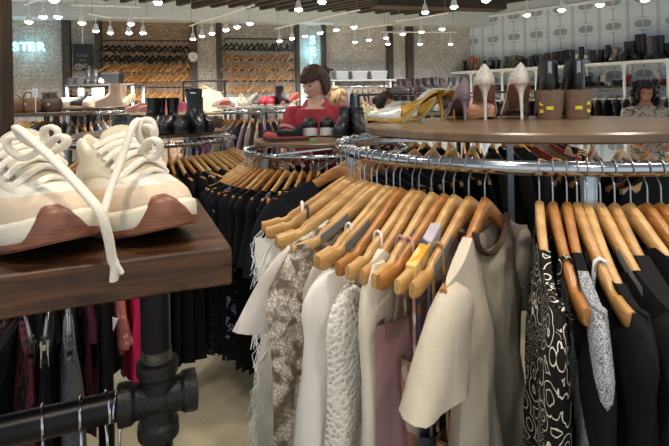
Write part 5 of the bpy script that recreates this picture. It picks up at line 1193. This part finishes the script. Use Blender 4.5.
# ------------------------------------------------------------------ track lights
GLOW = emit('fff4e2', 30); LW = plain('d9dce0', .4)
sp = bpy.data.lights.new('track_spot', 'SPOT'); sp.energy = 92; sp.color = (1, .94, .88); sp.spot_size = math.radians(125); sp.spot_blend = .7; sp.shadow_soft_size = .05
shade = MB().lathe([(.012, .10), (.02, .098), (.026, .07), (.04, .02), (.048, 0), (.044, 0), (.038, .03)], 16, caps=(1, 0)).mesh('shade', LW)
lens = MB().lathe([(.001, -.024), (.026, -.018), (.04, -.004), (.045, .008)], 16, caps=(0, 0)).mesh('lens', GLOW); neck = MB().tube([(0, 0, .096), (0, 0, .215)], .007, 8).mesh('neck', LW)
ZL = 2.54
sp3 = sp.copy(); sp3.energy = 36
sp2 = sp.copy(); sp2.energy = 30; sp2.color = (1, .91, .8)
def lamp(x, y, label, scale=1.0, light=True, group=None):
    o = empty('track_spotlight', label, 'spotlight', (x, y, ZL), 0, group)
    for nm, me in (('shade', shade), ('lens', lens), ('neck', neck)):
        c = bpy.data.objects.new(nm, me); COL.objects.link(c); c.parent = o
    if light:
        l_ = bpy.data.objects.new('track_spot', (sp3 if y > 8 else sp) if light == 1 else sp2); COL.objects.link(l_); l_.location = (x, y, ZL - .03)
        if y > 5.2: l_.rotation_euler = (math.radians(24), 0, math.radians(12))
    return o
def track(pts, label, drops=2):
    a, b = Vector(pts[0]), Vector(pts[-1]); d = (b - a).normalized(); a2, b2 = a - d * .12, b + d * .12; c = (a2 + b2) / 2
    o = empty('light_track', label, 'light track', c)
    MB().tube([a2 - c, b2 - c], .014, 8).build('bar', LW, o)
    for k in range(drops):
        p_ = a2.lerp(b2, .15 + .7 * k / max(1, drops - 1)) - c; MB().tube([p_, p_ + Vector((0, 0, H3 - c.z))], .004, 6).build('cable', plain('7c8084', .5), o)
def LP(px, py):
    w = PZ(px, py, ZL); return w
trk = [('left long track below the joists', [(193, 39), (202, 36), (212, 33.5), (226, 30), (237, 27), (250, 23.5)]), ('middle track rising over the neon letters', [(279.5, 41), (292, 38.5), (305, 36), (320, 33), (336, 30), (354, 27)]),
       ('track in front of the orange bricks', [(96, 31), (110.5, 33), (129, 33), (143, 33)]), ('short track in front of the dark posts', [(82, 23), (131, 24)]), ('far track before the white bricks', [(355, 42), (369, 40), (386, 38), (421.5, 37.5), (416, 39.5), (433, 39.5)][:3]),
       ('far right track before the white bricks', [(388, 44), (420, 44), (450.5, 44)]), ('track right of the dark posts', [(403, 34), (421.5, 32), (442, 29)]), ('near track at the top centre', [(425, 12.5), (454, 7), (486, .5)]), ('track before the wallpaper', [(527, 15), (561.5, 10), (600, 5), (645, 0)]),
       ('near track over the joists', [(298.5, 9.5), (322, 2)]), ('track at the top left', [(29, 22), (43, 17), (58, 17)]), ('track above the left wall sign', [(54, .5), (158, 2.8)])]
for i, (lab, pts) in enumerate(trk):
    ws = [LP(*p) for p in pts]
    a, b = ws[0].copy(), ws[-1].copy()
    for k, w in enumerate(ws):
        f = k / max(1, len(ws) - 1)
        lamp(w.x, w.y, 'white bell spotlight hung from the ' + lab, group='spotlights on the ' + lab)
    for v in ws: v.z = ZL + .225
    # bar follows its lamps
    o = empty('light_track', lab + ', a thin pale bar', 'light track', (0, 0, 0))
    d0 = (ws[1] - ws[0]).normalized() * .12; d1 = (ws[-1] - ws[-2]).normalized() * .12
    MB().tube([ws[0] - d0] + ws + [ws[-1] + d1], .014, 8).build('bar', LW, o)
    for p_ in (ws[0] - d0 * .5, ws[-1] + d1 * .5): MB().tube([p_, Vector((p_.x, p_.y, H3))], .004, 6).build('cable', plain('7c8084', .5), o)
# unseen bell spotlights added above the frame to light the front racks
for i, (x, y) in enumerate([(-.9, 1.2), (.2, .9), (1.1, .8), (-1.6, 2.4), (-.2, 2.2), (1.2, 2.3), (-.3, .1), (.6, -.1), (-2.6, 3.6), (-.8, 3.8), (.8, 3.6)]):
    lamp(x, y, 'added unseen bell spotlight lighting the front of the shop', light=2, group='unseen spotlights added above the front racks')
o = MB().box((0, 0, 0), (1.6, .9, .12)).build('air_duct', plain('b9c6ce', .5), None, PZ(40, -8, 3.2), .2, bevel=.01); tag(o, 'pale rectangular ceiling panel at the top left corner', 'ceiling panel')
# ------------------------------------------------------------------ world and output
wd_ = bpy.data.worlds.new('daylight'); scn.world = wd_; wd_.use_nodes = True; bg = wd_.node_tree.nodes['Background']; bg.inputs[0].default_value = (.86, .93, 1, 1); bg.inputs[1].default_value = 1.0
scn.view_settings.view_transform = 'Standard'; scn.view_settings.look = 'None'; scn.view_settings.exposure = 0; scn.view_settings.gamma = 1; scn.view_settings.use_curve_mapping = False
